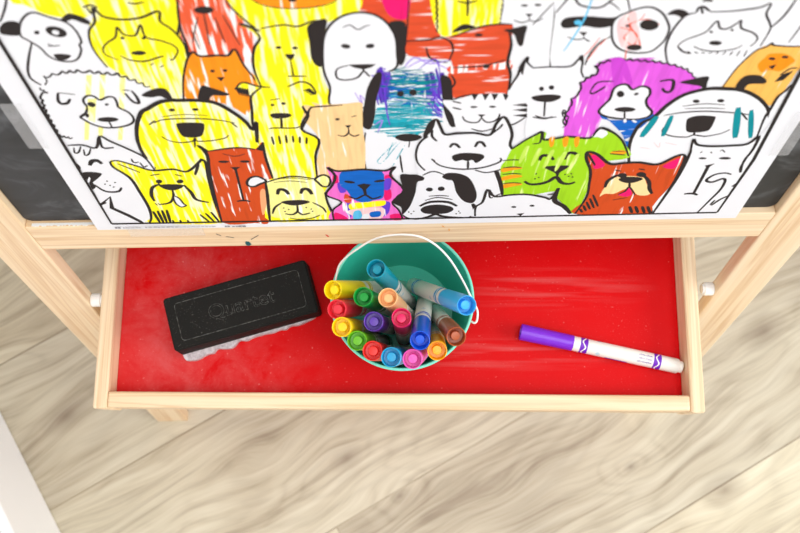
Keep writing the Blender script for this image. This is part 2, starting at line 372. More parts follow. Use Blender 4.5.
# ------------------------------------------------------------------ eraser
ea = math.atan2(12.55-9.12, -8.17+19.85); ec = W(-13.31, 8.66, ZF)
MR = frame(ec, Vector((math.cos(ea), math.sin(ea), 0)), Vector((-math.sin(ea), math.cos(ea), 0)), Vector((0, 0, 1)))
er = thing('chalk_eraser', 'black block chalk eraser lying on the red tray', 'eraser', MR)
ERB = eraser_mat(); DL = dusty_line()
b = prism(rounded(.1262, .0476, .003, 6), .0074, .0305)
for v in b.verts:
    if v.co.z > .02: v.co.x *= .985; v.co.y *= .972
bmesh.ops.dissolve_limit(b, angle_limit=.001, verts=list(b.verts), edges=list(b.edges))
bmesh.ops.bevel(b, geom=[e for e in b.edges if min(e.verts[0].co.z, e.verts[1].co.z) > .029], offset=.0014, segments=3, affect='EDGES')
obj('body', b, ERB, er, MR, 40)
P = [(x-.0, y) for x, y in rounded(.1075, .0325, .003, 5)]
b = tube([(x, y, .0305) for x, y in P+P[:1]], .0003, 6); tag(obj('raised_border', b, DL, er, MR), 'dust-filled rectangular border line')
def text_mesh(s, size, outline=0., extrude=0., align='CENTER', spacing=1.):
    cu = bpy.data.curves.new('txt', 'FONT'); cu.body = s; cu.size = size; cu.align_x = align; cu.align_y = 'CENTER'; cu.space_character = spacing
    if outline: cu.fill_mode = 'NONE'; cu.bevel_depth = outline; cu.bevel_resolution = 1
    else: cu.extrude = extrude
    cu.resolution_u = 4
    o = bpy.data.objects.new('txt', cu); C.objects.link(o); bpy.context.view_layer.update()
    me = bpy.data.meshes.new_from_object(o.evaluated_get(bpy.context.evaluated_depsgraph_get()))
    bpy.data.objects.remove(o); bpy.data.curves.remove(cu)
    b = bmesh.new(); b.from_mesh(me); bpy.data.meshes.remove(me); return b
b = text_mesh('Quartet', .0175, outline=.00022)
for v in b.verts: v.co.z += .0306; v.co.x += .001
tag(obj('lettering', b, DL, er, MR), 'outlined embossed lettering')
# felt pad, ragged and chalky along the near edge
prof = [(-.056, .019), (.0, .020), (.054, .019), (.0585, .013), (.060, .0), (.060, -.018), (.056, -.0232)]
rg = random.Random(3)
xs = [.046, .040, .034, .029, .024, .018, .012, .006, .0, -.006, -.012, -.018, -.022, -.027, -.032, -.036, -.040, -.044, -.048, -.052, -.056]
ys = [-.0262, -.027, -.0258, -.0278, -.0268, -.0270, -.0262, -.027, -.0264, -.0276, -.0268, -.030, -.0308, -.0292, -.028, -.0300, -.0302, -.031, -.0318, -.0325, -.0315]
ys = [y+.0012+rg.uniform(-.0006, .0006) for y in ys]
prof += list(zip(xs, ys)) + [(-.0605, -.0275), (-.0625, -.010), (-.0628, .008), (-.061, .018)]
b = prism(catmull(prof, True, 4), 0.0002, .0076); obj('felt_pad', b, felt_mat(), er, MR)

# ------------------------------------------------------------------ markers
LM = .140
def patch(z0, z1, a0, a1, r, n=14, bm=None):
    bm = bm or bmesh.new()
    def ring(z): return [bm.verts.new((r*math.cos(a0+(a1-a0)*k/n), r*math.sin(a0+(a1-a0)*k/n), z)) for k in range(n+1)]
    A, B = ring(z0), ring(z1); fs = []
    for k in range(n): fs.append(bm.faces.new((A[k], A[k+1], B[k+1], B[k])))
    return bm
def wave(zc, r, wid, amp, n=60, bm=None):         # white serpentine that runs round the printed band
    bm = bm or bmesh.new(); A = []; B = []
    for k in range(n):
        a = 2*math.pi*k/n; z = zc + amp*math.sin(4*a); A.append(bm.verts.new((r*math.cos(a), r*math.sin(a), z-wid))); B.append(bm.verts.new((r*math.cos(a), r*math.sin(a), z+wid)))
    for k in range(n): bm.faces.new((A[k], A[(k+1) % n], B[(k+1) % n], B[k]))
    return bm
CAPP = [(.0, .0945), (.0065, .0945), (.0067, .0950), (.0067, .0975), (.0069, .123), (.0070, LM-.0006), (.00695, LM-.0002), (.0067, LM), (.0064, LM-.0002), (.0062, LM-.0008), (.0060, LM-.0080), (.0036, LM-.0082), (.0034, LM-.0034), (.0031, LM-.0028), (.0005, LM-.0026), (0, LM-.0026)]
BARP = [(0, .0038), (.0060, .0038), (.0064, .0046), (.0064, .0944), (0, .0944)]
PLGP = [(0, 0), (.0046, 0), (.0051, .0006), (.0052, .0038), (0, .0038)]
LOGO = plain('pale_blue_print', (170, 208, 226), .5)
def marker(name, rgb, label, M, full=False):
    t = thing('marker', label, 'marker', M, None if full else 'felt-tip markers in the teal bucket')
    cm = plain('cap_'+name, rgb, .3, .5, .03); pm = plain('print_'+name, tuple(int(v*.9) for v in rgb), .4, .4, .02)
    obj('cap', lathe(CAPP, 32), cm, t, M, 35)
    br = obj('barrel', lathe(BARP, 32), BARREL, t, M, 35)
    obj('end_plug', lathe(PLGP, 24), BARREL, t, M, 35)
    for zc in (.0855, .0225):
        bd = obj('printed_band', patch(zc-.0032, zc+.0032, 0, 2*math.pi, .00644, 40), pm, br, M, 40)
        obj('wave_stripe', wave(zc, .00647, .0006, .0013), WHITEPL, br, M, 40)
    bl = bmesh.new()
    for k in range(3):
        for q in range(6):
            a = k*2.1+.4+q*.1; patch(.0705+.0007*abs(q-2.5), .0755-.0007*abs(q-2.5), a, a+.06, .00645, 2, bl)
    obj('printed_logo', bl, LOGO, br, M)
    if full:
        # wording near the plug end, read from the front; up = angle increasing towards the far side
        txt = bmesh.new()
        for i, s in enumerate(('ultra-clean', 'ultra-clean', 'ultralavable')):
            tb = text_mesh(s, .0027, align='RIGHT', extrude=.00001); me = bpy.data.meshes.new('t'); tb.to_mesh(me); tb.free()
            k0 = len(txt.verts); txt.from_mesh(me); bpy.data.meshes.remove(me); txt.verts.ensure_lookup_table()
            for v in txt.verts[k0:]:
                x, y = v.co.x, v.co.y - i*.0030; ang = full + .0 + y/.00646
                v.co = Vector((.00647*math.cos(ang), .00647*math.sin(ang), 0.0272 - x))
        obj('lettering', txt, pm, br, M)
        obj('underside_print', patch(.047, .066, -.7, .28, .00646), pm, br, M, 40)
    return t
COL = {'yellow': (252, 228, 20), 'green': (20, 160, 60), 'coral': (240, 52, 70), 'golden': (255, 215, 20), 'lime': (110, 195, 30), 'red': (238, 48, 40), 'cyan': (30, 165, 215), 'pink': (240, 95, 190),
       'amber': (255, 178, 10), 'blue': (20, 90, 220), 'purple': (95, 55, 170), 'magenta': (230, 30, 100), 'peach': (255, 200, 140), 'teal': (15, 150, 175), 'sky': (60, 175, 240), 'brown': (180, 88, 45)}
LAB = {'yellow': 'bright yellow capped marker leaning far out over the left rim of the teal bucket', 'green': 'dark green capped marker in the bucket just right of the leaning yellow one',
       'coral': 'coral-red capped marker at the left rim, between the two yellow ones', 'golden': 'golden yellow capped marker at the left rim, below the coral-red one',
       'lime': 'lime green capped marker at the near left rim of the bucket', 'red': 'pure red capped marker at the near rim, between lime green and light blue',
       'cyan': 'medium light-blue capped marker upright at the nearest point of the bucket rim', 'pink': 'light pink capped marker at the near rim right of the light-blue one',
       'amber': 'orange-yellow capped marker at the near right rim of the bucket', 'blue': 'royal blue capped marker behind the pink and amber ones',
       'purple': 'dark purple capped marker upright inside the bucket among the others', 'magenta': 'magenta-red capped marker in the middle of the bucket',
       'peach': 'peach capped marker in the middle of the bucket behind the magenta one', 'teal': 'dark teal capped marker leaning to the back of the bucket',
       'sky': 'sky blue capped marker leaning out to the right rim under the wire handle', 'brown': 'brown capped marker leaning on the right rim of the bucket'}
for nm, top, bot in [['yellow', [-4.639, 8.204, 11.1], [0.437, 10.677, -1.711]], ['green', [-2.397, 7.598, 11.911], [0.05, 8.517, -1.843]], ['coral', [-4.256, 6.712, 11.66], [-1.261, 9.098, -1.806]], ['golden', [-3.826, 5.355, 12.411], [-1.972, 7.016, -1.366]], ['lime', [-2.764, 4.451, 11.967], [-1.104, 5.911, -1.858]], ['red', [-1.633, 3.685, 12.502], [-0.161, 4.833, -1.373]], ['cyan', [-0.337, 3.225, 12.76], [1.282, 4.884, -1.046]], ['pink', [1.144, 3.161, 12.145], [2.713, 5.725, -1.528]], ['amber', [2.894, 3.793, 11.745], [3.093, 7.297, -1.808]], ['blue', [1.666, 4.416, 12.513], [2.324, 9.861, -0.368]], ['purple', [-1.606, 5.789, 12.176], [-0.512, 7.191, -1.71]], ['magenta', [0.363, 6.059, 12.26], [0.522, 6.067, -1.739]], ['peach', [-0.623, 7.537, 11.953], [1.679, 7.384, -1.856]], ['teal', [-1.481, 9.588, 12.181], [1.391, 8.783, -1.498]], ['sky', [4.854, 6.689, 13.898], [1.165, 10.45, 0.928]], ['brown', [4.256, 4.826, 11.507], [2.785, 8.98, -1.782]]]:
    a, b_ = W(*bot), W(*top); z = (b_-a).normalized(); x = z.orthogonal().normalized()
    marker(nm, COL[nm], LAB[nm], frame(b_ - z*LM, x, z.cross(x), z))
# the loose purple marker on the tray: cap to the left
c0, c1 = W(10.50, 6.84, ZF+.70), W(24.16, 3.90, ZF+.66); c1 = c0 + (c1-c0).normalized()*LM
z = (c0-c1).normalized(); up = Vector((0, 0, 1)); y = (up - z*up.dot(z)).normalized(); x = y.cross(z)      # local +y faces up, local x towards the viewer's side
# angle pi/2 is straight up; angles above it turn away from the viewer
t = marker('violet', (128, 40, 215), 'loose purple capped marker with white barrel lying on the red tray', frame(c1, x, y, z), full=1.95 if x.y < 0 else 1.84)

# ------------------------------------------------------------------ bucket
bc = W(.36, 8.42, ZF); MK = frame(bc, Vector((1, 0, 0)), Vector((0, 1, 0)), Vector((0, 0, 1)))
bk = thing('bucket', 'small teal metal bucket full of markers standing on the red tray', 'bucket', MK)
hb = .0832; r1, r0 = .0548, .0436
b = lathe([(0, .0012), (r0-.001, .0012), (r0, .0002), (r0+.0005, .0010), (r1, hb-.001), (r1-.0008, hb-.0006), (r0-.0006, .0022), (0, .0022)], 72); obj('pail_body', b, TEAL, bk, MK, 40)
b = bmesh.new(); rings = [(r1+.0002+.0011*math.cos(2*math.pi*k/10), hb-.0008+.0011*math.sin(2*math.pi*k/10)) for k in range(11)]
b = lathe(rings, 72); obj('rolled_rim', b, TEALRIM, bk, MK, 60)
HPT = [Vector(W(*q)) for q in [[-4.908, 9.591, 5.923], [-4.756, 10.15, 6.759], [-4.461, 10.751, 7.697], [-3.833, 11.234, 8.564], [-2.955, 11.665, 9.43], [-1.947, 12.078, 10.309], [-0.897, 12.282, 10.904], [0.427, 12.301, 11.318], [1.737, 12.097, 11.412], [2.914, 11.536, 10.961], [3.98, 10.628, 9.985], [4.949, 9.4, 8.53], [5.587, 8.453, 7.375], [5.935, 7.937, 6.745], [6.212, 7.491, 6.1], [6.182, 6.814, 5.9], [5.993, 6.592, 5.8], [5.768, 6.722, 5.7]]]
b = tube([bk_ for bk_ in catmull([tuple(q) for q in HPT], False, 6)], .0008, 10); hd_o = obj('wire_handle', b, HANDLE, bk, Matrix.Identity(4), 60)
for q, s in ((HPT[0], -1), (HPT[13], 1)):
    d = Vector((q.x-bc.x, q.y-bc.y, 0)).normalized(); tz = Vector((0, 0, 1)); sd = tz.cross(d)
    rr = r1-.0003; o = Vector((bc.x, bc.y, bc.z+hb-.010)) + d*(rr)
    b = box(.0026, .013, .012, .001, 2); obj('handle_ear', b, TEALRIM, bk, frame(o, d, sd, tz))

# ------------------------------------------------------------------ colouring page
PO, PU, PX, PN = V('PO'), V('PU'), V('PX'), V('PN')
MP = frame(W(*PO), PX, PU, PN)
INK = {'ink': ((42, 36, 36), -1), 'fine': ((128, 128, 136), -1), 'white': ((233, 234, 240), -1), 'pale': ((252, 250, 190), -1), 'pale_yellow': ((248, 242, 150), .22), 'pale_orange': ((246, 170, 120), -1),
       'yellow': ((255, 243, 16), .33), 'orange': ((252, 146, 20), .16), 'peach_orange': ((250, 188, 92), .22), 'peach': ((250, 208, 150), .22), 'red': ((218, 78, 42), .22), 'redorange': ((206, 76, 26), .16),
       'scribble_red': ((238, 92, 62), .36), 'magenta': ((236, 20, 110), .1), 'violet': ((222, 92, 222), .2), 'violet_dark': ((204, 70, 210), .2), 'blue': ((8, 100, 196), .14), 'teal': ((20, 140, 176), .26), 'teal_scribble': ((40, 170, 190), .42),
       'purple': ((104, 62, 206), .24), 'lilac': ((166, 130, 232), .1), 'green': ((160, 214, 26), .2), 'lime_pale': ((196, 230, 90), .3), 'amber': ((244, 160, 24), .1), 'tan': ((248, 218, 158), .12), 'pinkviolet': ((240, 112, 204), .16),
       'pink_light': ((250, 206, 208), .3), 'skyblue': ((92, 192, 236), .1), 'teal_pen': ((0, 140, 152), .08), 'teal_pen2': ((30, 170, 190), .15), 'blue_pen': ((20, 96, 196), .1), 'shaggy': ((236, 96, 58), .44)}
names = list(INK); mats = [plain('paper', (233, 234, 240), .7, .25, .01)]
for k in names:
    rgb, gap = INK[k]
    if gap < 0: mats.append(plain('print_'+k, rgb, .7, .2, .02))
    elif k in ('green', 'lime_pale'): mats.append(marker_ink(k, rgb, gap, (226, 244, 150), 300, 32, .7))
    elif k in ('teal', 'teal_scribble', 'red', 'blue'): mats.append(marker_ink(k, rgb, gap, (246, 248, 250), 36, 300, .1))
    elif k == 'yellow': mats.append(marker_ink(k, rgb, gap, (250, 250, 205)))
    else: mats.append(marker_ink(k, rgb, gap))
DRAW = [
('f','yellow',1,'-17.57 24.83 -13.36 24.72 -14.48 21.66 -15.52 21.23 -16.79 21.47 -17.62 22.17 -18.2 22.51'),
('s','ink',0.073,1,'-19.34 21.02 -18.65 22.03 -18.05 23.16'),
('f','ink',1,'-18.52 20.65 -18.72 20.38 -19.03 20.22 -19.32 20.23 -19.49 20.4 -19.46 20.67 -19.26 20.94 -18.95 21.09 -18.66 21.09 -18.5 20.92'),
('s','ink',0.08,1,'-19.96 19.6 -19.69 19.31 -19.26 19.11 -19.12 19.29'),
('f','yellow',1,'-13.45 24.72 -9.53 24.62 -10.26 21.28 -10.96 18.96 -12.1 20.1 -14.5 20.53 -14.51 21.57'),
('s','ink',0.11,1,'-9.53 24.62 -10.18 21.62 -10.69 20.06 -10.98 19.52'),
('s','ink',0.071,1,'-14.9 21.92 -14.48 22.08 -14.17 21.9'),
('s','ink',0.07,1,'-12.62 22.19 -12.28 22.1 -11.82 22.2'),
('f','shaggy',1,'-9.64 24.62 -7.35 24.56 -7.6 21.72 -7.17 20.67 -6.96 19.59 -7.4 17.49 -9.38 17.95 -10.52 18.18 -10.68 19.14 -10.53 20.42'),
('s','ink',0.098,1,'-9.64 24.62 -10.24 21.96 -10.48 20.41 -10.47 18.94 -10.63 17.98'),
('f','ink',1,'-8.55 21.58 -8.68 21.43 -8.94 21.34 -9.25 21.35 -9.47 21.45 -9.53 21.6 -9.4 21.75 -9.14 21.83 -8.84 21.82 -8.62 21.73'),
('s','ink',0.056,1,'-9.1 21.34 -9.27 19.1'),
('s','ink',0.049,1,'-9.46 21.09 -10.13 19.31'),
('s','ink',0.05,1,'-8.6 21.06 -8.46 19.26'),
('s','ink',0.044,1,'-9.98 20.22 -9.87 18.74'),
('s','ink',0.049,1,'-8.19 21.22 -7.72 19.05'),
('f','yellow',1,'-7.32 24.56 1.8 24.31 0.6 21.32 -0.9 20.84 -1.89 21.04 -3.31 20.47 -4.48 20.15 -6.5 20.21 -7.11 20.67 -7.6 21.72'),
('s','ink',0.078,1,'-7.85 22.23 -7.62 21.63 -7.1 20.76 -6.73 20.31'),
('f','orange',1,'-2.14 22.68 -2.64 22.01 -3.87 21.6 -5.35 21.65 -6.47 22.12 -6.8 22.81 -6.24 23.47 -5.04 23.84 -3.63 23.8 -2.53 23.37'),
('s','ink',0.052,1,'-6.73 22.84 -6.54 22.19 -5.88 21.75 -4.8 21.57 -3.57 21.64 -2.55 21.99 -2.19 22.72'),
('f','ink',1,'-4.39 22.13 -4.44 22.05 -4.56 22.01 -4.69 22.01 -4.79 22.06 -4.83 22.14 -4.77 22.22 -4.66 22.26 -4.52 22.26 -4.42 22.21'),
('f','red',1,'-0.95 24.39 2.49 24.29 2.63 19.31 0.96 18.89 0.18 19.19 -0.69 19.95 -1.38 21.2 -1.22 21.87'),
('f','magenta',1,'-0.38 23.3 1.1 23.26 1.1 21.64 0.9 20.7 0.28 20.78 -0.14 21.42'),
('s','ink',0.055,1,'1.1 23.26 0.97 20.44 0.89 19.17'),
('f','yellow',1,'2.32 24.3 5.97 24.2 6.36 21.66 6.22 20.64 5.66 19.95 4.28 19.72 2.49 19.68'),
('s','ink',0.076,1,'2.37 23.54 2.33 23.43 2.32 23.31 2.39 23.18 2.34 23.07 2.34 22.94 2.4 22.81 2.36 22.7 2.35 22.58 2.41 22.45 2.37 22.33 2.37 22.2 2.43 22.07 2.39 21.96 2.38 21.82 2.44 21.69 2.4 21.57 2.39 21.44 2.46 21.3 2.41 21.18 2.41 21.04 2.47 20.9 2.43 20.78 2.42 20.64 2.49 20.5 2.44 20.38 2.44 20.24 2.5 20.09 2.46 19.97 2.45 19.82 2.52 19.68'),
('s','ink',0.075,1,'5.72 23.45 5.67 23.37 5.65 23.27 5.72 23.16 5.66 23.08 5.65 22.98 5.72 22.86 5.66 22.79 5.65 22.69 5.72 22.57 5.66 22.49 5.65 22.39 5.72 22.27 5.66 22.19 5.65 22.08 5.72 21.96 5.66 21.88 5.65 21.78 5.72 21.65 5.66 21.57 5.65 21.47 5.72 21.34 5.66 21.27 5.64 21.16 5.71 21.04 5.66 20.97 5.64 20.86 5.71 20.74 5.65 20.66 5.64 20.56 5.71 20.44 5.65 20.36 5.63 20.25 5.7 20.13'),
('s','ink',0.093,1,'3.89 22.55 3.96 20.79'),
('s','ink',0.064,1,'3.42 21.83 3.91 21.7 4.39 21.85'),
('f','white',1,'5.64 24.21 7.94 24.15 8.54 19.32 8.71 16.8 7.22 17.45 6.24 19.2 5.7 20.22 5.7 21.51'),
('s','ink',0.094,1,'7.88 24.15 8.33 20.75 8.51 18.19 8.64 16.85'),
('f','ink',1,'6.9 21.44 6.87 21.4 6.79 21.37 6.68 21.37 6.59 21.4 6.55 21.45 6.58 21.5 6.66 21.53 6.77 21.53 6.86 21.49'),
('f','ink',1,'7.56 21.46 7.53 21.41 7.45 21.38 7.34 21.39 7.25 21.42 7.22 21.47 7.24 21.52 7.32 21.55 7.43 21.54 7.52 21.51'),
('f','ink',0,'6.82 20.88 7.22 20.87 7.05 20.62'),
('s','ink',0.054,1,'7.05 20.62 7.07 20.41 6.7 20.28 6.3 20.46'),
('s','ink',0.055,1,'7.07 20.41 7.45 20.34 7.76 20.56'),
('s','ink',0,1,'7.29 20.08 8.14 21.61'),
('f','white',1,'7.94 24.15 11.55 24.05 12.43 21.32 12.28 18.65 10.77 16.94 10.34 16.35 8.71 16.8 8.33 20.76'),
('s','ink',0.065,1,'8.36 20.93 8.6 21.43 8.98 22.08 9.46 21.41 10.48 21.21 11.08 21.86 11.5 22.18 12.01 20.99'),
('f','ink',1,'8.72 20.04 8.76 20.39 9.1 20.59 10.1 20.62 10.61 20.55 11.24 20.5 11.84 20.66 11.91 20.3 11.31 19.88 10.63 19.77 9.97 19.92 9.23 19.81 8.91 19.82'),
('f','skyblue',1,'9.76 20.19 9.74 20.08 9.66 20.02 9.54 20.03 9.43 20.09 9.38 20.2 9.4 20.3 9.48 20.36 9.6 20.36 9.7 20.29'),
('f','skyblue',1,'10.69 20.13 10.68 20.02 10.59 19.96 10.47 19.96 10.37 20.03 10.31 20.14 10.33 20.24 10.41 20.3 10.53 20.3 10.63 20.23'),
('f','ink',0,'9.73 19.51 10.18 19.49 10.04 19.19'),
('s','ink',0.058,1,'10.04 19.19 10.01 19 9.63 18.96 9.21 19.16'),
('s','ink',0.058,1,'10.05 19.09 10.43 18.8 11.03 19.06'),
('s','skyblue',0.098,1,'10.01 22.7 9.89 20.71 9.57 19.29 9.18 18.08'),
('s','ink',0.048,1,'10.6 21.21 10.91 21.53 11.51 21.01'),
('f','white',1,'10.34 17.85 10.6 19.26 11.34 19.42 14.09 19.16 14.87 17.22 13.3 17.07 11.24 17.33'),
('s','ink',0.072,1,'11.46 19.15 10.97 18.69 10.61 17.84 10.5 16.95'),
('s','scribble_red',0.06,1,'11.29 19.06 10.91 18.32 10.56 17.35'),
('s','scribble_red',0.06,1,'10.9 19.07 10.55 18.14 10.31 17.66'),
('f','white',1,'11.34 20.06 11.54 20.58 11.87 20.79 12.36 21.07 12.95 21.17 13.53 20.87 13.98 20.33 14.32 19.61 14.32 18.88 14.2 18.5 13.82 17.94 13.12 17.83 12.43 17.98 11.88 18.38 11.52 19.05'),
('s','ink',0.075,1,'11.34 20.06 11.54 20.58 11.87 20.79 12.36 21.07 12.95 21.17 13.53 20.87 13.98 20.33 14.32 19.61 14.32 18.88 14.2 18.5 13.82 17.94 13.12 17.83 12.43 17.98 11.88 18.38 11.52 19.05 11.34 20.06'),
('f','pink_light',1,'11.6 20.31 12.28 20.9 12.63 19.93 12.97 19.01 13.07 18.06 12.23 18.28 11.77 19.23'),
('s','scribble_red',0.075,1,'11.96 20.65 12.33 19.58 12.13 19.03 12.71 18.45 12.84 19.01 12.25 19.94 12.67 20.28 12.82 20.72'),
('s','scribble_red',0.072,1,'11.78 19.78 12.63 19.39 13.15 18.25 12.54 18.08'),
('s','scribble_red',0.068,1,'12.55 20.29 13.17 20.3 13.78 19.9'),
('s','scribble_red',0.068,1,'12.47 18.08 12.58 17.29 12.78 16.07'),
('f','ink',1,'13.71 19.9 13.68 19.67 13.47 19.53 13.17 19.54 12.89 19.69 12.74 19.93 12.78 20.16 12.99 20.29 13.28 20.28 13.56 20.13'),
('f','ink',1,'13.24 18.25 13.2 18.11 13.02 18.04 12.78 18.04 12.56 18.13 12.45 18.27 12.5 18.4 12.68 18.48 12.92 18.48 13.14 18.39'),
('f','ink',1,'12.23 19.89 12.23 19.83 12.19 19.79 12.12 19.79 12.06 19.83 12.03 19.89 12.03 19.96 12.08 19.99 12.14 19.99 12.2 19.95'),
('f','ink',1,'13.94 20.63 14.24 20.97 14.69 20.92 15.05 20.65 15.31 20.3 14.94 20.25 14.41 20.58'),
('f','ink',1,'9.89 20.36 10.78 20.34 11.26 20.41 11.29 19.97 10.76 19.77 10.35 19.91'),
('f','white',1,'15.03 16.62 14.55 18.02 14.47 18.97 14.57 19.79 14.81 20.49 15.5 20.9 16.03 20.8 17.49 20.88 18.44 20.99 18.89 21.23 18.98 20.28 19.44 19.64 19.62 18.44 19.25 17.29 18.85 16.09 18.68 14.93 17.56 14.96 16.77 15.74'),
('s','ink',0.096,1,'15.12 16.51 14.55 18.02 14.48 19.06 14.64 19.96 14.92 20.54 15.37 20.73'),
('s','ink',0.11,1,'15.37 20.73 15.4 21.04 15.63 21.1 16.03 20.8'),
('s','ink',0.086,1,'15.51 21.07 15.73 20.63'),
('s','ink',0.074,1,'16.05 20.75 17.03 20.77 17.63 20.84 18.44 20.99 18.89 21.23 18.92 20.54 19.31 19.92 19.54 19.37 19.47 18.16'),
('s','ink',0.12,1,'15.45 21.49 15.67 21.57 15.94 21.48'),
('s','ink',0.071,1,'15.11 18.29 15.37 18.75 16.24 19.28 16.49 19.91 16.65 20.08 16.91 19.59 17.31 19.53 17.69 19.93 17.82 20.1 18 19.56 18.7 19.21 19.09 18.83 19.1 18.46 18.94 18.18'),
('s','ink',0.067,1,'15.11 18.29 15.48 17.89 15.93 17.69'),
('s','ink',0.054,1,'15.74 17.89 15.99 17.69'),
('s','ink',0.054,1,'16.13 17.82 16.35 17.71'),
('s','ink',0.054,1,'16.52 17.76 16.71 17.73'),
('s','ink',0.054,1,'16.91 17.69 17.08 17.75'),
('s','ink',0.055,1,'17.3 17.62 17.44 17.77'),
('s','ink',0.054,1,'17.69 17.56 17.8 17.8'),
('s','ink',0.055,1,'18.09 17.49 18.16 17.82'),
('s','ink',0.055,1,'18.48 17.42 18.53 17.84'),
('s','ink',0.055,1,'18.88 17.36 18.89 17.86'),
('s','ink',0.061,1,'15.96 18.27 16.51 17.96 17.34 17.84 18.21 18.01 18.5 18.29'),
('f','ink',1,'17.37 18.47 17.34 18.37 17.19 18.31 16.98 18.32 16.79 18.39 16.69 18.49 16.72 18.59 16.88 18.65 17.09 18.64 17.28 18.57'),
('f','ink',1,'16.64 19.31 16.64 19.26 16.61 19.22 16.55 19.23 16.5 19.26 16.46 19.32 16.46 19.37 16.5 19.4 16.55 19.4 16.61 19.37'),
('f','ink',1,'17.67 19.43 17.67 19.37 17.63 19.34 17.58 19.34 17.52 19.38 17.49 19.43 17.49 19.49 17.52 19.52 17.57 19.52 17.63 19.48'),
('s','ink',0.081,1,'19.53 19.55 19.89 20.43 20.04 21.62'),
('s','ink',0.052,1,'20.87 18.41 21.01 19.51 21.12 21.08'),
('f','peach_orange',1,'18.65 14.61 18.57 15.26 18.91 16.7 19.34 17.78 19.96 18.24 21.58 18.1 22.62 18.73 23.11 16.98 22.31 16.3 22.22 15.15 22 13.15 21.1 13.64 20 14.34'),
('s','ink',0.088,1,'18.57 14.83 18.81 16.4 19.34 17.78 19.76 18.06 19.94 18.28 20.03 18.39 20.24 18.2 21.58 18.1 22.44 18.55'),
('f','orange',1,'19.87 16.68 20.05 17.27 20.21 17.56 21.02 17.54 21.75 17.02 21.64 16.62 21.29 16.12 20.7 16.24 20.3 16.05'),
('f','ink',1,'20.66 17.15 20.65 17.08 20.57 17.04 20.45 17.05 20.34 17.09 20.28 17.17 20.29 17.24 20.37 17.28 20.48 17.27 20.59 17.23'),
('f','ink',1,'21.3 17.27 21.3 17.2 21.22 17.16 21.1 17.17 20.99 17.21 20.93 17.28 20.94 17.35 21.01 17.39 21.13 17.39 21.24 17.35'),
('f','ink',0,'20.48 16.56 20.89 16.69 20.82 16.28'),
('s','ink',0.089,1,'21.36 15.22 21.58 15.91'),
('s','ink',0.089,1,'21.47 15.26 21.71 15.99'),
('s','ink',0.088,1,'21.58 15.3 21.85 16.06'),
('s','ink',0.088,1,'21.69 15.33 21.98 16.14'),
('s','ink',0.087,1,'21.41 15.81 21.76 16.31 22.15 16.36'),
('f','white',1,'-18.53 19.94 -16.97 18.96 -15.3 18.91 -15.28 17.34 -14.8 16.29 -13.4 15.39 -13.85 14.29 -15.89 16.32 -17.54 17.41 -18.63 17.03 -19.44 16.01 -19.85 19.23 -19.54 19.97'),
('s','ink',0.105,1,'-18.35 19.53 -18.94 18.44 -19.42 17.36 -19.46 16.64 -18.91 15.95'),
('f','ink',1,'-19.44 20.77 -18.8 21.11 -18.4 20.92 -18.71 20.13 -19.46 20.15 -19.63 20.33'),
('f','white',1,'-18.55 20.57 -18.11 21.26 -17.45 21.67 -16.73 21.31 -16.06 20.94 -15.78 20.31 -15.78 19.58 -15.97 19.31 -16.01 18.93 -16.34 18.36 -16.77 18.08 -17.41 18.14 -17.86 18.51 -18.06 19.18 -18.48 19.75 -18.68 20.03'),
('s','ink',0.078,1,'-18.55 20.57 -18.11 21.26 -17.45 21.67 -16.73 21.31 -16.05 20.94 -15.78 20.31 -15.78 19.58 -15.96 19.31 -16.01 18.93 -16.34 18.36 -16.77 18.08 -17.41 18.14 -17.86 18.51 -18.06 19.18 -18.48 19.75 -18.68 20.03 -18.55 20.57'),
('f','ink',1,'-16.33 20.1 -16.53 19.93 -16.83 19.91 -17.12 20.04 -17.28 20.27 -17.26 20.51 -17.06 20.67 -16.76 20.69 -16.47 20.57 -16.31 20.34'),
('f','white',1,'-16.69 20.18 -16.77 20.1 -16.88 20.08 -16.98 20.13 -17.03 20.22 -17.01 20.32 -16.93 20.4 -16.82 20.42 -16.72 20.38 -16.67 20.29'),
('f','ink',1,'-17.65 20.28 -17.71 20.19 -17.8 20.14 -17.89 20.15 -17.94 20.2 -17.93 20.28 -17.87 20.37 -17.78 20.42 -17.7 20.41 -17.65 20.36'),
('f','ink',1,'-17.58 18.6 -17.21 18.68 -16.68 18.53 -17.1 18.19 -17.45 18.2'),
('s','ink',0.033,1,'-17.64 19.26 -16.98 19.3'),
('s','ink',0.026,1,'-17.57 19.45 -17.32 19.25'),
('f','ink',1,'-16.23 21.16 -15.78 21.54 -15.43 21.48 -14.98 21.17 -14.84 20.73 -15.26 20.88 -15.67 21.14 -16.08 20.98'),
('f','yellow',1,'-14.94 20.73 -14.49 21.5 -14.38 22.01 -14.12 21.32 -13.33 21.07 -12.69 21.11 -11.93 21.17 -11.26 21.58 -11.38 20.89 -11.02 20.35 -10.65 19.52 -10.6 18.48 -11.18 16.81 -11.88 14.68 -12.32 14.7 -13.34 15.61 -13.77 16.05 -14.68 17.12 -15.29 18.14 -15.36 19.1 -15.24 20.03'),
('s','ink',0.105,1,'-15.09 17.54 -15.33 18.62 -15.33 19.57 -15.09 20.38 -14.6 20.99 -14.41 21.92 -14.12 21.32 -13.33 21.07 -12.31 21.15 -11.26 21.58 -11.38 20.89 -10.92 20.26 -10.59 19.24 -10.65 18.29'),
('s','ink',0.089,1,'-14.71 21.93 -14.55 21.5 -14.2 22'),
('s','ink',0.077,1,'-14.31 18.11 -14.84 18.51 -14.85 18.99 -14.47 19.45 -13.94 19.84 -13.64 20.55 -13.51 20.07 -13.17 19.91 -12.83 19.99 -12.41 20.7 -12.41 19.8 -11.75 19.52 -11.19 19.17 -11.03 18.69 -11.48 18.02 -11.59 18.13'),
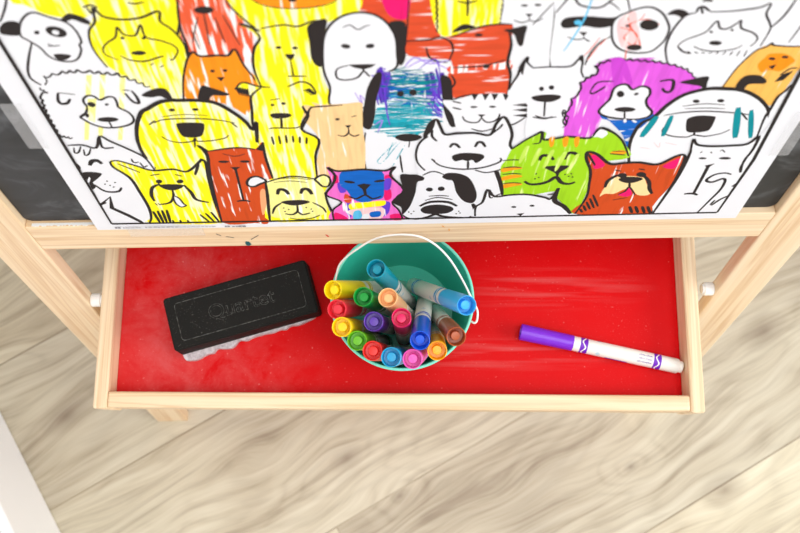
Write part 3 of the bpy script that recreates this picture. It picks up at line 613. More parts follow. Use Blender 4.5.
('s','ink',0.066,1,'-14.13 18.45 -13.72 18.09 -12.96 17.97 -12.08 18.28 -11.87 18.33'),
('f','ink',1,'-13.49 19.76 -13.53 19.69 -13.6 19.65 -13.67 19.66 -13.72 19.7 -13.72 19.76 -13.68 19.83 -13.61 19.86 -13.54 19.86 -13.49 19.82'),
('f','ink',1,'-12.41 19.72 -12.45 19.66 -12.52 19.62 -12.59 19.62 -12.63 19.67 -12.64 19.73 -12.6 19.79 -12.53 19.83 -12.46 19.83 -12.41 19.79'),
('f','ink',1,'-12.71 18.61 -12.81 18.51 -13.03 18.45 -13.27 18.46 -13.45 18.53 -13.49 18.63 -13.39 18.73 -13.17 18.78 -12.93 18.78 -12.76 18.71'),
('s','ink',0.054,1,'-13.11 17.88 -12.85 18.07'),
('s','ink',0.054,1,'-12.78 17.63 -12.52 17.82'),
('s','ink',0.054,1,'-12.3 17.45 -12.03 17.65'),
('f','white',1,'-19.15 16.22 -18.7 17.04 -18.02 17.22 -16.84 17.49 -16.11 17.27 -15.21 17.14 -14.74 16.92 -14.06 16.48 -13.53 15.94 -13.18 15.17 -14.6 13.16 -15.23 10.97 -16.15 8.87 -18.31 8.95 -20.32 9.02 -19.59 14.93'),
('f','pale_yellow',0,'-16.42 16.97 -16.12 16.96 -18.3 11.07 -18.56 11.08'),
('f','pale_yellow',0,'-15.68 16.95 -15.39 16.94 -17.47 11.04 -17.74 11.05'),
('f','pale_yellow',0,'-14.61 16.91 -14.31 16.9 -16.28 11 -16.55 11.01'),
('s','ink',0.098,1,'-13.25 15.93 -13.43 15.88 -13.57 15.95 -13.58 16.23 -13.76 16.18 -13.89 16.25 -13.91 16.52 -14.1 16.47 -14.26 16.53 -14.3 16.8 -14.49 16.75 -14.65 16.82 -14.69 17.08 -14.9 16.95 -15.09 16.94 -15.21 17.14 -15.4 17.02 -15.57 17.02 -15.65 17.23 -15.84 17.12 -16.01 17.12 -16.09 17.33 -16.34 17.2 -16.58 17.19 -16.75 17.39 -16.91 17.23 -17.07 17.19 -17.16 17.35 -17.33 17.2 -17.49 17.15 -17.58 17.31 -17.79 17.12 -18.01 17.02 -18.19 17.13 -18.38 16.93 -18.58 16.83 -18.73 16.94 -18.7 16.74 -18.74 16.49 -18.95 16.21'),
('s','ink',0.102,1,'-19.3 16.01 -19.34 15.86 -19.32 15.76 -19.18 15.79 -19.22 15.64 -19.19 15.54 -19.06 15.57 -19.17 15.61 -19.32 15.57 -19.48 15.37 -19.59 15.2 -19.64 15.04 -19.56 14.93 -19.67 14.76 -19.72 14.6 -19.64 14.48 -19.75 14.31 -19.8 14.14 -19.72 14.03 -19.82 13.84 -19.85 13.66 -19.76 13.56 -19.85 13.37 -19.89 13.19 -19.79 13.09 -19.88 12.89 -19.91 12.71 -19.8 12.61 -19.89 12.41 -19.92 12.22 -19.81 12.12 -19.91 11.91 -19.93 11.72 -19.82 11.63 -19.82 11.47 -19.76 11.41 -19.61 11.53 -19.6 11.38 -19.54 11.32 -19.39 11.44 -19.39 11.29 -19.33 11.23 -19.18 11.35'),
('s','ink',0.052,1,'-18.51 15.55 -17.6 15.35'),
('s','ink',0.149,1,'-18.49 15.51 -18.72 14.9 -18.66 14.56 -18.29 14.62 -18.01 14.99'),
('s','ink',0.058,1,'-14.86 15.66 -14.46 15.6'),
('s','ink',0.133,1,'-14.8 15.39 -14.6 14.66 -14.28 14.49 -14.26 15.09 -14.39 15.6'),
('f','white',1,'-17.25 14.97 -16.95 15.22 -16.62 15.17 -16.38 14.83 -15.88 15.08 -15.54 15.02 -15.51 14.53 -15.54 14.12 -15.11 13.65 -15 13.06 -15.28 12.59 -16.03 12.29 -16.92 12.27 -17.55 12.61 -17.9 13.08 -18.01 13.32 -17.64 13.61 -17.31 14.18 -17.36 14.63'),
('s','ink',0.106,1,'-17.25 14.97 -16.95 15.22 -16.62 15.17 -16.38 14.83 -15.88 15.08 -15.54 15.02 -15.51 14.53 -15.54 14.12 -15.11 13.65 -15 13.06 -15.28 12.59 -16.03 12.29 -16.92 12.27 -17.55 12.61 -17.9 13.08 -18.01 13.32 -17.64 13.61 -17.31 14.18 -17.36 14.63 -17.25 14.97'),
('f','pale_yellow',0,'-17.04 14.96 -16.55 14.94 -17.35 12.77 -17.63 13.02'),
('f','ink',1,'-16.79 14.34 -16.89 14.23 -17.03 14.2 -17.15 14.27 -17.21 14.4 -17.19 14.55 -17.08 14.65 -16.95 14.68 -16.82 14.61 -16.76 14.48'),
('f','ink',1,'-16.02 14.41 -16.06 14.35 -16.13 14.31 -16.2 14.31 -16.24 14.35 -16.24 14.42 -16.2 14.48 -16.13 14.52 -16.06 14.52 -16.02 14.48'),
('f','ink',1,'-15.9 13.01 -16.06 12.88 -16.39 12.8 -16.76 12.82 -17.04 12.91 -17.11 13.05 -16.95 13.19 -16.62 13.26 -16.24 13.25 -15.97 13.16'),
('s','ink',0.063,1,'-16.51 12.82 -16.5 12.31'),
('s','ink',0.156,1,'-18.03 13.32 -17.57 13.61 -17.62 13.26'),
('f','orange',1,'-11.14 16.81 -10.8 17.81 -10.26 18.61 -9.97 18.28 -9.04 18.31 -8.49 18.29 -8.04 18.7 -7.7 17.32 -7.15 15.74 -7.85 12.71 -8.25 12.96 -9.44 14.27 -10.95 14.54 -11.75 14.46'),
('s','ink',0.113,1,'-11.69 14.68 -11.31 16.4 -10.72 18 -10.26 18.61 -9.97 18.28 -9.04 18.31 -8.49 18.29 -8.04 18.74 -7.8 17.52 -7.3 16.07'),
('f','ink',1,'-9.43 17.09 -9.47 17.01 -9.54 16.97 -9.63 16.97 -9.68 17.02 -9.69 17.09 -9.65 17.16 -9.58 17.21 -9.49 17.2 -9.44 17.16'),
('f','ink',1,'-8.75 17.11 -8.79 17.03 -8.86 16.99 -8.95 17 -9 17.04 -9.02 17.11 -8.98 17.18 -8.9 17.23 -8.82 17.22 -8.76 17.18'),
('f','ink',0,'-9.46 16.59 -8.99 16.58 -9.27 16.21'),
('f','yellow',1,'-7.55 20.67 -7.18 20.3 -6.23 20.27 -5.32 20.46 -4.46 20.35 -3.28 20.72 -3.29 18.56 -3.68 16.58 -3.22 13.96 -3.6 12.81 -5.32 13.1 -7.23 15.64 -7.2 17.9 -6.72 19.6'),
('s','ink',0.135,1,'-7.5 20.61 -7.09 20.42 -6.52 20.05'),
('s','ink',0.11,1,'-6.92 20.33 -6.6 19.59 -7 18.86 -7.24 17.9 -7.3 16.9 -7.15 15.74'),
('s','ink',0.072,1,'-6.49 20.23 -5.32 20.46 -4.58 20.33 -3.79 20.68 -3.16 20.72'),
('s','ink',0.099,1,'-3.61 17.35 -3.5 16.37 -3.27 15.3 -3.33 13.97'),
('f','ink',1,'-5.6 18.82 -5.64 18.75 -5.72 18.71 -5.82 18.72 -5.89 18.76 -5.91 18.83 -5.87 18.89 -5.79 18.93 -5.69 18.93 -5.62 18.89'),
('f','ink',1,'-4.75 18.76 -4.79 18.69 -4.87 18.65 -4.97 18.65 -5.04 18.7 -5.06 18.76 -5.02 18.83 -4.94 18.87 -4.84 18.87 -4.77 18.82'),
('f','ink',0,'-5.51 18.32 -4.96 18.3 -5.07 17.99 -5.22 17.84 -5.21 16.53 -5.32 16.53 -5.28 17.84 -5.42 18'),
('s','ink',0.076,1,'-5.59 16.54 -4.53 16.51'),
('f','white',1,'-3.57 17.49 -3.41 19.13 -3.09 20.13 -2.53 20.82 -1.88 21.15 -1.19 21.21 -0.52 20.94 0.02 20.31 0.35 19.39 0.4 18.26 0.38 17.17 -0.14 16.68 -0.56 16.28 -0.93 13.89 -3.37 13.85 -3.36 15.52 -3.54 16.58'),
('s','ink',0.098,1,'-3.57 17.49 -3.41 19.13 -3.09 20.13 -2.53 20.82 -1.88 21.15 -1.19 21.21 -0.52 20.94 0.02 20.31 0.35 19.39 0.4 18.26 0.38 17.17 -0.14 16.68 -0.56 16.28 -0.93 13.89 -3.37 13.85 -3.36 15.52 -3.54 16.58 -3.57 17.49'),
('f','ink',1,'-4.11 20.25 -3.66 20.68 -3.06 20.75 -3.34 19.5 -3.56 17.43 -3.94 17.37 -4.14 18.01 -4.11 19.15'),
('f','ink',1,'-0.02 20.4 0.84 20.46 0.9 18.82 0.81 17.66 0.57 17.23 0.39 17.77 0.38 19.21'),
('f','ink',1,'-2.02 18.76 -2.08 18.67 -2.21 18.64 -2.36 18.67 -2.47 18.76 -2.5 18.87 -2.43 18.96 -2.3 18.99 -2.16 18.96 -2.05 18.87'),
('f','ink',1,'-0.76 18.83 -0.8 18.72 -0.92 18.64 -1.06 18.63 -1.18 18.67 -1.23 18.77 -1.19 18.87 -1.07 18.95 -0.93 18.97 -0.81 18.92'),
('f','ink',0,'-2.24 17.39 -0.73 17.39 -1.01 17.12 -1.42 16.97 -1.95 17.14'),
('s','ink',0.075,1,'-2.24 17.31 -2.75 17.13 -2.94 16.77 -2.86 16.25 -2.35 16.13 -1.79 16.32 -1.42 16.82 -1.11 16.4 -0.56 16.39 -0.21 16.58'),
('s','ink',0.068,1,'-1.42 16.82 -1.45 17.03'),
('s','ink',0.025,1,'-2.32 20.2 -1.93 20.36 -1.57 20.03 -1.18 20.25 -0.93 20.34'),
('f','white',0,'0.95 17.66 3.22 17.39 3.36 13.76 0.78 13.84'),
('f','red',1,'0.96 19 1.86 19.07 2.44 19.15 3.14 19.4 4.64 20 6.14 20.22 6.32 19.4 6.28 17.5 5.64 17.22 4.57 17.11 3.5 16.98 3.21 17.59 2.41 17.71 1.88 17.83 0.95 18.05'),
('f','red',1,'3.24 16.68 4.59 16.85 6.18 17.14 6.59 17.09 6.53 16.27 6.65 14.44 4.74 14.5 3.47 14.43 3.23 15.53'),
('f','scribble_red',1,'3.23 17.09 5.77 17.21 6.41 17.49 6.35 16.79 4.59 16.74 3.39 16.47'),
('s','ink',0.088,1,'0.89 19.1 1.99 19.16 2.63 19.33 3.15 19.03 3.34 18.37 3.15 17.49'),
('s','ink',0.086,1,'1.93 18.6 2.07 17.92 2.48 17.51 3.08 17.4'),
('s','ink',0.081,1,'3.37 16.98 4.31 17 5.11 17.09 6.14 17.5'),
('f','ink',1,'5.37 17.03 5.34 16.92 5.25 16.86 5.14 16.86 5.04 16.93 4.99 17.04 5.02 17.14 5.11 17.21 5.23 17.2 5.32 17.13'),
('s','ink',0.07,1,'3.32 16.37 3.56 15.73 3.3 15.1'),
('s','ink',0.121,1,'6.17 19.59 6.36 18.66 6.3 17.3 6.56 16.27 6.57 14.56'),
('s','ink',0.074,1,'3.14 19.31 4.64 20.03 5.63 20.2 6.27 20.16'),
('f','ink',1,'3.23 19.68 3.74 20.24 4.25 20.15 4.38 20 3.76 19.81'),
('f','ink',1,'4.82 19.45 4.78 19.37 4.68 19.33 4.56 19.33 4.45 19.38 4.41 19.46 4.44 19.53 4.54 19.58 4.67 19.57 4.77 19.52'),
('f','ink',1,'5.86 19.78 6.42 19.91 7 20.05 6.99 19.38 6.95 18.6 6.71 18.69 6.45 19.4 6.14 19.59'),
('f','white',1,'-1.27 15.88 -0.69 16.6 0.81 16.76 2.71 16.39 3.16 15.1 3.39 12.83 3.15 11.38 1.98 8.81 1.68 6.85 0.39 6.61 -1.78 6.97 -1.66 10.26 -1.6 12.03'),
('s','lilac',0.086,1,'0.81 17.16 1.35 17.84 2.15 17.32 3.21 17.59'),
('s','lilac',0.081,1,'0.94 17.06 1.88 17.63 3.1 16.89'),
('s','purple',0.074,1,'1.48 16.84 2.41 17.71 2.7 16.6'),
('s','lilac',0.065,1,'-2.01 15.05 -1.65 13.92 -1.74 14.82 -1.42 14.14'),
('f','teal_scribble',1,'-0.71 16.08 -0.14 16.64 0.81 16.76 2.16 16.51 2.85 16.18 3 13.77 2.82 12.37 2.24 11.9 1.51 10.93 0.15 10.72 -0.87 11.76 -1.14 12.5 -0.79 13.89'),
('s','purple',0.165,0,'0.1 15.96 -0.05 16.74 0.07 14.84 -0.19 16.72 -0.03 14.3 -0.32 16.74 -0.19 14.39 -0.49 17.14 -0.26 13.48 -0.65 16.99 -0.4 14.09 -0.73 16.75 -0.56 14.02 -0.84 16.13 -0.74 13.89 -0.99 16 -0.91 14.21 -1.01 14.91'),
('s','purple',0.141,0,'-0.23 16.95 -0.6 17.08 0.06 16.34 -0.72 16.8 0.17 15.71 -1 16.5 0.15 15.14 -0.86 15.9 0 14.82 -1.07 15.55 -0.4 14.64 -0.67 14.68'),
('s','purple',0.187,0,'3.09 15.82 2.84 16.59 3.06 14.98 2.73 16.58 3.01 14.21 2.47 16.93 2.76 14.35 2.33 16.65 2.62 14.27 2.19 16.66 2.51 13.53 1.98 16.56 2.28 14.14 1.81 16.68 2.03 14.28 1.77 15.98 1.9 14.33 1.73 15.1'),
('s','purple',0.148,0,'2.63 15.55 2.34 15.71 2.92 14.69 1.95 15.79 2.99 14.01 1.99 15.32 3.06 13.41 1.86 14.99 2.93 13.06 1.78 14.44 2.84 12.74 1.74 14.17 2.43 12.73 1.82 13.4 2.03 12.8'),
('s','blue_pen',0.165,0,'1.12 16.77 0.64 16.66 1.68 16.42 0.14 16.47 2.12 16.08 -0.28 16.39 1.91 15.86 -0.17 16.13 2.04 15.55 -0.36 15.89 2.15 15.17 -0.69 15.59 2.33 14.92 -0.14 15.33 1.8 14.68 -0.47 14.95 1.69 14.48 -0.22 14.67 1.63 14.14 0.16 14.35 1.38 13.92 0.73 13.94'),
('s','blue_pen',0.158,0,'0.2 15.49 -0.22 15.13 1.09 15.48 -0.41 14.6 1.39 15.24 -0.55 14.17 1.44 14.83 -0.22 13.84 1.72 14.47 -0.36 13.37 1.57 14.01 0.07 13.04 1.19 13.35 0.83 12.98'),
('s','teal_pen',0.152,0,'0.84 17.08 0.23 16.84 1.74 16.85 0.06 16.65 1.9 16.66 -0.04 16.36 2.46 16.48 -0.24 15.97 2.24 16.2 -0.1 15.8 2.65 15.96 -0.52 15.49 2.5 15.77 0.07 15.29 2.64 15.45 -0.12 14.93 2.18 15.23 0.27 14.82 1.97 14.89 0.64 14.57 1.32 14.47'),
('s','teal_pen',0.175,0,'1.33 15.16 0.84 15.14 2.3 14.77 0.19 14.78 2.28 14.29 0.36 14.49 2.5 14.05 -0.29 14.21 2.33 13.71 -0.23 13.8 2.64 13.19 -0.36 13.36 2.59 12.92 -0.05 13.11 2.01 12.58 -0.01 12.73 1.89 12.25 0.4 12.23 1.08 11.89'),
('s','teal_pen2',0.17,0,'0.32 13.57 -0.53 13.52 1.52 13.4 -0.6 13.22 1.77 13.14 -0.96 12.93 2.21 12.94 -1.56 12.67 2.2 12.79 -1.46 12.36 2.31 12.46 -1.04 12.12 2.67 12.18 -1.29 11.87 2.08 11.9 -1.47 11.68 1.83 11.71 -1.05 11.37 2.01 11.54 -1 11.23 1.97 11.25 -0.32 10.87 1.22 10.94 0.64 10.67'),
('s','teal_pen2',0.157,0,'1.38 13.77 0.52 13.84 2.51 13.4 0.32 13.62 2.38 13.08 -0.24 13.48 2.89 12.76 -0.2 13.24 2.92 12.45 -0.27 12.93 2.99 12.23 -0.58 12.83 2.53 12.06 -0.58 12.6 2.63 11.78 -0.38 12.18 2.03 11.63 -0.26 12.01 1.48 11.48 0.7 11.43'),
('s','white',0.058,0,'1.64 15.04 1.12 14.93 2.42 14.48 0.7 14.63 2.17 14.16 0.52 14.29 2.07 13.83 1.35 13.74'),
('s','white',0.061,0,'0.64 13.97 0.03 13.66 1.44 13.53 -0.05 13.2 1.66 13.13 -0.1 12.73 1.53 12.62 0.9 12.35'),
('s','purple',0.082,1,'-0.01 16.48 -0.34 14.78 -0.25 12.95 -0.12 11.98'),
('s','lilac',0.087,1,'-1.01 12.01 -0.55 12.48 -0.89 11.26'),
('s','purple',0.091,1,'2.5 13.56 2.96 12.61 2.22 13.1'),
('f','ink',1,'-0.75 16.67 -0.45 16.57 -0.56 15.65 -0.85 14.35 -0.97 12.97 -1.25 11.72 -1.59 11.66 -1.81 12.28 -1.59 13.69 -1.29 15.46'),
('f','ink',1,'2.74 16.29 3.12 16.28 3.39 15.74 3.51 14.21 3.86 12.1 3.7 11.66 3.4 11.87 3.01 13.31 2.86 14.9'),
('f','ink',1,'0.73 14.85 0.69 14.7 0.59 14.61 0.47 14.61 0.37 14.71 0.34 14.87 0.38 15.02 0.48 15.11 0.6 15.11 0.7 15.01'),
('f','ink',1,'1.45 14.94 1.41 14.77 1.3 14.67 1.17 14.68 1.07 14.79 1.03 14.95 1.07 15.12 1.17 15.22 1.3 15.22 1.41 15.11'),
('f','ink',1,'0.15 10.72 0.45 11.02 1.05 11.07 1.58 10.93 1.78 10.67 1.43 10.37 0.9 10.29 0.44 10.41'),
('s','ink',0.058,1,'1.05 10.39 0.97 9.66'),
('s','teal_scribble',0.067,1,'0.21 10.21 -0.5 9.17 -1.01 8.23 -0.7 8.08 0.13 9.68 0.44 10.2'),
('s','teal_scribble',0.069,1,'0.74 9.93 -0.07 7.64'),
('s','teal_scribble',0.067,1,'0.01 10.21 -0.36 8.9'),
('s','ink',0.087,1,'-1.61 11.29 -1.81 9.48 -1.8 7.56 -1.69 7.12'),
('s','ink',0.079,1,'0.42 8.87 0.49 7.76 0.56 6.9'),
('f','peach',1,'-5.2 12.87 -4.9 14.25 -4.33 14.19 -3.78 14.03 -2.64 14.07 -1.71 14.15 -1.67 13.46 -1.75 11.54 -1.69 9.75 -1.9 6.84 -2.2 6.65 -4.96 6.57 -4.98 7.67 -4.43 10.62'),
('s','ink',0.097,1,'-5.12 14.15 -4.86 13.33 -4.59 13.79 -3.79 13.88 -2.79 13.96'),
('s','ink',0.1,1,'-5.12 14.15 -5 13.34 -4.82 13.05 -5.31 11.91 -5.55 11.17 -5.31 10.65'),
('f','ink',1,'-3.05 12.63 -3.08 12.57 -3.15 12.52 -3.23 12.53 -3.29 12.57 -3.31 12.64 -3.28 12.71 -3.21 12.75 -3.13 12.75 -3.07 12.71'),
('f','ink',0,'-2.81 12.02 -2.4 12.06 -2.6 11.72'),
('s','ink',0.073,1,'-2.6 11.72 -2.63 11.27 -2.94 10.96 -3.3 11.09'),
('s','ink',0.073,1,'-2.63 11.27 -2.33 10.94 -1.98 11.1'),
('s','ink',0.061,1,'-2.36 12.83 -2.06 12.96'),
('f','white',1,'2.91 14.12 3.62 14.21 4.59 14.62 6.13 14.75 6.71 14.56 7.66 14.19 7.9 13.73 7.82 12.21 7.14 11.75 6.54 11.77 6.53 10.26 5.62 10.29 4.67 10.83 3.89 11.36 3.54 12.83'),
('s','ink',0.088,1,'3.48 14.21 4.03 14.53 4.59 14.67'),
('f','ink',0,'4.51 14.74 4.93 14.72 4.72 14.13'),
('f','ink',0,'5.12 14.72 5.54 14.71 5.33 14.11'),
('f','ink',0,'5.64 14.7 6.06 14.69 5.86 14.09'),
('f','ink',0,'6.27 14.68 6.69 14.67 6.5 14.07'),
('s','ink',0.089,1,'6.71 14.56 7.58 14.31 7.92 13.8 7.74 13.51'),
('s','ink',0.095,1,'7.8 12.45 7.27 11.87 6.91 11.76'),
('f','ink',0,'6.94 13.65 7.75 13.81 7.8 13.44'),
('f','ink',0,'6.99 13.19 7.81 13.35 7.85 12.97'),
('f','ink',0,'7.04 12.67 7.87 12.83 7.91 12.45'),
('f','ink',1,'4.93 13.53 4.89 13.48 4.8 13.45 4.67 13.45 4.57 13.49 4.53 13.54 4.56 13.6 4.66 13.63 4.78 13.62 4.89 13.59'),
('f','ink',1,'6.01 13.52 5.97 13.47 5.87 13.44 5.75 13.44 5.65 13.48 5.6 13.53 5.64 13.59 5.74 13.62 5.86 13.61 5.96 13.58'),
('f','ink',0,'4.99 12.83 5.46 12.82 5.24 12.54'),
('s','ink',0.078,1,'5.24 12.54 5.07 12.11 4.67 12.07 4.29 12.28 4.12 12.69'),
('s','ink',0.078,1,'5.24 12.54 5.55 12.09 5.99 12.15 6.25 12.5 6.27 12.86'),
('s','ink',0.064,1,'4.71 11.46 5.4 11.19 6.12 11.49'),
('s','ink',0.089,1,'3.48 14.1 3.99 13.91'),
('s','ink',0.09,1,'3.51 13.53 4.02 13.33'),
('f','white',1,'6.56 14.9 6.79 15.75 7.01 16.27 7.06 17.04 7.32 17.71 7.49 17.17 7.76 16.82 8.63 16.88 9.7 16.88 9.97 17.3 10.16 17.75 10.39 16.98 10.44 16.16 10.76 15.52 10.39 14.45 10.25 13.55 10.38 10.9 8.36 10.2 7.94 11.23 7.8 13.63 6.73 14.34'),
('s','ink',0.102,1,'6.59 15 6.79 15.75 6.97 16.27 7.06 17.04 7.34 17.71 7.37 17.28 7.69 16.86'),
('f','ink',1,'6.92 16.27 7.06 17.04 7.34 17.71 7.26 17.04 7.22 16.26 7.04 16.58'),
('s','ink',0.089,1,'7.69 16.82 8.63 16.88 9.7 16.88 10.05 17.39 10.2 17.74 10.34 17.09 10.38 16.48 10.61 15.95'),
('f','ink',1,'9.96 16.96 10.17 17.75 10.32 17.19 10.09 17.39'),
('f','ink',1,'8.55 15.05 8.54 14.94 8.48 14.87 8.4 14.87 8.32 14.95 8.27 15.06 8.29 15.18 8.35 15.24 8.43 15.24 8.51 15.17'),
('f','ink',1,'9.11 15.14 9.1 15.03 9.03 14.96 8.94 14.96 8.85 15.04 8.8 15.15 8.82 15.27 8.88 15.34 8.98 15.33 9.07 15.26'),
('f','ink',1,'7.94 14.26 8.2 14.47 8.96 14.54 9.54 14.43 9.56 14.14 9.06 13.86 8.33 13.95'),
('f','ink',0,'8.69 14.05 8.82 14.05 8.95 12.54 8.84 12.54'),
('s','ink',0.078,1,'8.36 12.63 8.9 12.37 9.63 12.45'),
('s','ink',0.078,1,'8.23 12.49 8.99 12.3 9.39 12.52'),
('f','violet',1,'10.43 10.13 10.15 12.38 10.2 13.44 10.23 14.12 10.56 14.66 10.48 15.53 10.96 15.94 11.27 16.45 11.1 16.96 11.38 17.26 11.86 17.5 12.57 17.32 13.34 17.45 14.14 17.43 13.91 17.28 14.64 17.06 15.38 16.79 16.19 16.3 16.76 15.76 17.37 14.89 16.72 14.47 16.03 13.37 15.19 12.1 14.54 11.76 13.74 12.02 12.41 12.78 12.29 10.33 10.59 10.51'),
('s','ink',0.092,1,'16.83 15.76 16.7 15.8 16.57 15.91 16.48 16.14 16.35 16.17 16.22 16.29 16.13 16.51 16.02 16.46 15.89 16.5 15.74 16.69 15.63 16.65 15.5 16.69 15.36 16.88 15.24 16.82 15.09 16.84 14.92 17.02 14.8 16.96 14.64 16.99 14.48 17.16 14.37 17.08 14.23 17.08 14.06 17.23 13.95 17.14 13.81 17.14 13.64 17.29 13.54 17.2 13.4 17.2 13.23 17.35 13.12 17.27 12.98 17.26 12.82 17.41 12.72 17.31 12.58 17.29 12.41 17.42 12.31 17.32 12.18 17.3 12.01 17.44 11.93 17.31 11.8 17.25 11.63 17.35 11.56 17.19 11.45 17.1 11.27 17.16 11.26 16.99 11.2 16.86 11.05 16.86 11.18 16.75 11.28 16.58 11.29 16.35 11.26 16.19 11.17 16.09 11.02 16.15 10.99 15.99 10.9 15.89 10.75 15.95 10.73 15.74 10.65 15.57 10.48 15.53 10.58 15.26 10.62 14.95 10.56 14.66 10.52 14.41 10.42 14.2 10.23 14.12 10.31 13.86 10.34 13.57 10.26 13.32 10.24 13.09 10.17 12.91 10 12.86 10.11 12.69 10.17 12.49 10.13 12.26 10.24 12.09 10.31 11.88 10.26 11.65 10.14 11.86 10.07 12.12 10.11 12.38 9.99 12.59 9.92 12.84 9.96 13.1 10.08 12.99 10.16 12.84 10.15 12.62 10.27 12.52 10.35 12.36 10.33 12.14 10.35 11.85 10.31 11.57 10.15 11.41'),
('f','violet_dark',1,'11.85 17.24 12.3 17.33 12.84 15.46 12.56 14.82'),
('f','violet_dark',1,'12.03 17.34 12.57 17.32 13.4 15.44 13.12 15.45'),
('s','ink',0.087,1,'11.19 14.69 11.45 15.5 12.33 15.58'),
('s','ink',0.11,1,'11.19 14.69 11.36 14.53 11.72 14.85 11.96 15.17'),
('s','ink',0.147,1,'14.9 15.5 15.57 15.59 15.77 14.94 15.68 14.55 15.38 14.62 15.19 14.91'),
('f','blue',1,'12.38 12.19 13.74 12.03 15.29 12.57 15.16 11 14.11 10.01 14.78 9.73 14.68 8.8 13.92 10.53 12.87 11.93 12.07 13.03'),
('f','white',1,'12.02 12.91 12.25 13.6 12.44 14.05 12.47 14.93 12.81 15.29 13.17 15.24 13.54 14.83 13.96 15.1 14.42 14.94 14.62 14.43 14.54 13.87 14.75 13.29 15.15 12.74 15 12.27 14.32 12.06 13.42 12.16 12.48 12.43'),
('s','ink',0.114,1,'12.02 12.91 12.25 13.6 12.44 14.05 12.47 14.93 12.81 15.29 13.17 15.24 13.54 14.83 13.96 15.1 14.42 14.94 14.62 14.43 14.54 13.87 14.75 13.29 15.15 12.74 15 12.27 14.32 12.06 13.42 12.16 12.48 12.43 12.02 12.91'),
('f','ink',1,'14.13 13.01 14.04 12.88 13.76 12.8 13.38 12.81 13.05 12.91 12.9 13.05 12.99 13.18 13.28 13.26 13.66 13.25 13.98 13.15'),
('f','ink',1,'13.16 14.45 13.16 14.28 13.07 14.18 12.94 14.18 12.81 14.29 12.73 14.46 12.74 14.63 12.82 14.73 12.95 14.73 13.08 14.62'),
('f','ink',1,'13.96 14.48 13.97 14.41 13.92 14.34 13.84 14.31 13.77 14.32 13.72 14.38 13.72 14.45 13.76 14.52 13.84 14.55 13.92 14.54'),
('s','ink',0.063,1,'13.54 12.8 13.68 12.15'),
('s','white',0.19,1,'13.71 12.15 13.79 11.78'),
('s','white',0.159,1,'14.18 12.01 14.46 11.76'),
('f','white',1,'15.11 7.27 14.55 9.21 14.47 10.77 14.88 11.26 15.35 12.34 15.77 13.26 16.51 14.21 17.63 14.71 18.74 14.74 19.78 14.55 20.86 13.9 21.82 12.84 22.37 11.75 22.51 9.73 22.26 10 21.92 9.23 19.04 9.06 18.81 8.25 18.41 7.72'),
('s','ink',0.207,1,'15 7.41 14.58 9.47 14.59 10.89 14.83 11.75 15.38 12.22 15.88 13.37 16.62 14.3 17.76 14.75 18.74 14.74 19.78 14.55 20.86 13.9 21.75 12.96 22.25 11.99'),
('s','ink',0.08,1,'15.92 12.39 16.95 12.64 18.23 12.72 19.74 12.55 21.15 12.27'),
('s','ink',0.039,1,'16.78 13.23 18.02 13.42 19.22 13.27'),
('s','ink',0.031,1,'17 12.99 18.29 13.02 19.33 12.92'),
('f','ink',1,'17.65 13.66 17.64 13.57 17.55 13.51 17.43 13.52 17.31 13.58 17.24 13.67 17.26 13.77 17.34 13.82 17.46 13.82 17.58 13.76'),
('f','ink',1,'19.05 13.66 19.04 13.57 18.96 13.51 18.83 13.52 18.71 13.58 18.64 13.67 18.65 13.77 18.73 13.82 18.86 13.82 18.98 13.76'),
('f','ink',1,'17.44 11.67 17.47 12.1 18.06 12.32 18.9 12.22 19.06 12.05 19.09 11.12 18.91 10.75 18.26 10.64 17.72 10.79'),
('s','ink',0.084,1,'16.23 11.21 16.29 10.71 17 10.3 17.86 10.2 18.26 10.39 18.99 10.24 19.83 10.47 20.29 10.88'),
('s','ink',0.101,1,'18.26 10.39 18.23 10.65'),
('s','ink',0.081,1,'20.4 12.53 21.02 11.79'),
('s','teal_pen',0.45,1,'15.54 12.33 15.11 10.29'),
('s','teal_pen',0.343,1,'16.41 12.37 16.39 10.33'),
('s','teal_pen',0.431,1,'20.07 13.01 20.89 10'),
('s','teal_pen',0.331,1,'20.92 12.75 21.84 9.96'),
('s','pink_light',0.052,1,'15.29 9.19 15.95 9.03'),
('s','pink_light',0.052,1,'16.02 9.69 16.46 9.15 16.4 9.68'),
('s','pink_light',0.052,1,'16.71 9.67 17.56 9.38'),
('f','ink',1,'19.31 14.79 19.33 15.48 19.61 15.85 20.3 15.83 20.82 15.39 20.77 15.11 20.21 15.13 19.9 15.03 19.78 14.56'),
('f','ink',1,'16.02 15.37 16.53 15.61 17.45 15.83 17.58 15.32 17.63 14.71 17.26 15.01 16.65 15.17'),
('f','white',1,'22.44 10.76 22.1 12.48 22.06 14.09 22.43 14.95 22.21 19.68 23.49 19.65 22.67 11.74 22.41 10'),
('s','ink',0.12,1,'22.23 9.88 22.01 11.52 21.96 12.25 22.01 12.72 22.01 13.86 22.22 14.41 22.36 14.96'),
('f','yellow',1,'-8.31 12.98 -7.9 14.13 -7.91 14.92 -8.64 15.53 -8.12 16.07 -7.35 15.77 -6.8 15.75 -5.56 15.71 -4.97 16.06 -4.57 15.9 -4.17 15.13 -4.59 14.48 -4.36 13.91 -4.92 14.04 -5.16 13.82 -5.07 13.35 -5.4 11.8 -4.46 10.76 -4.83 9.06 -4.99 6.58 -5.48 6.24 -8.12 6.04 -8.25 10.24'),
('s','ink',0.123,1,'-7.16 15.66 -7.84 14.91 -8.01 13.68 -8.19 12.26 -7.91 12.49 -8.2 10.37'),
('s','ink',0.093,1,'-8.64 15.53 -8.12 16.11 -7.35 15.77 -6.68 15.64'),
('s','ink',0.091,1,'-5.71 15.65 -4.97 16.06 -4.44 15.83 -4.17 15.13'),
('f','ink',0,'-8.64 15.66 -8.42 15.8 -8.44 14.93'),
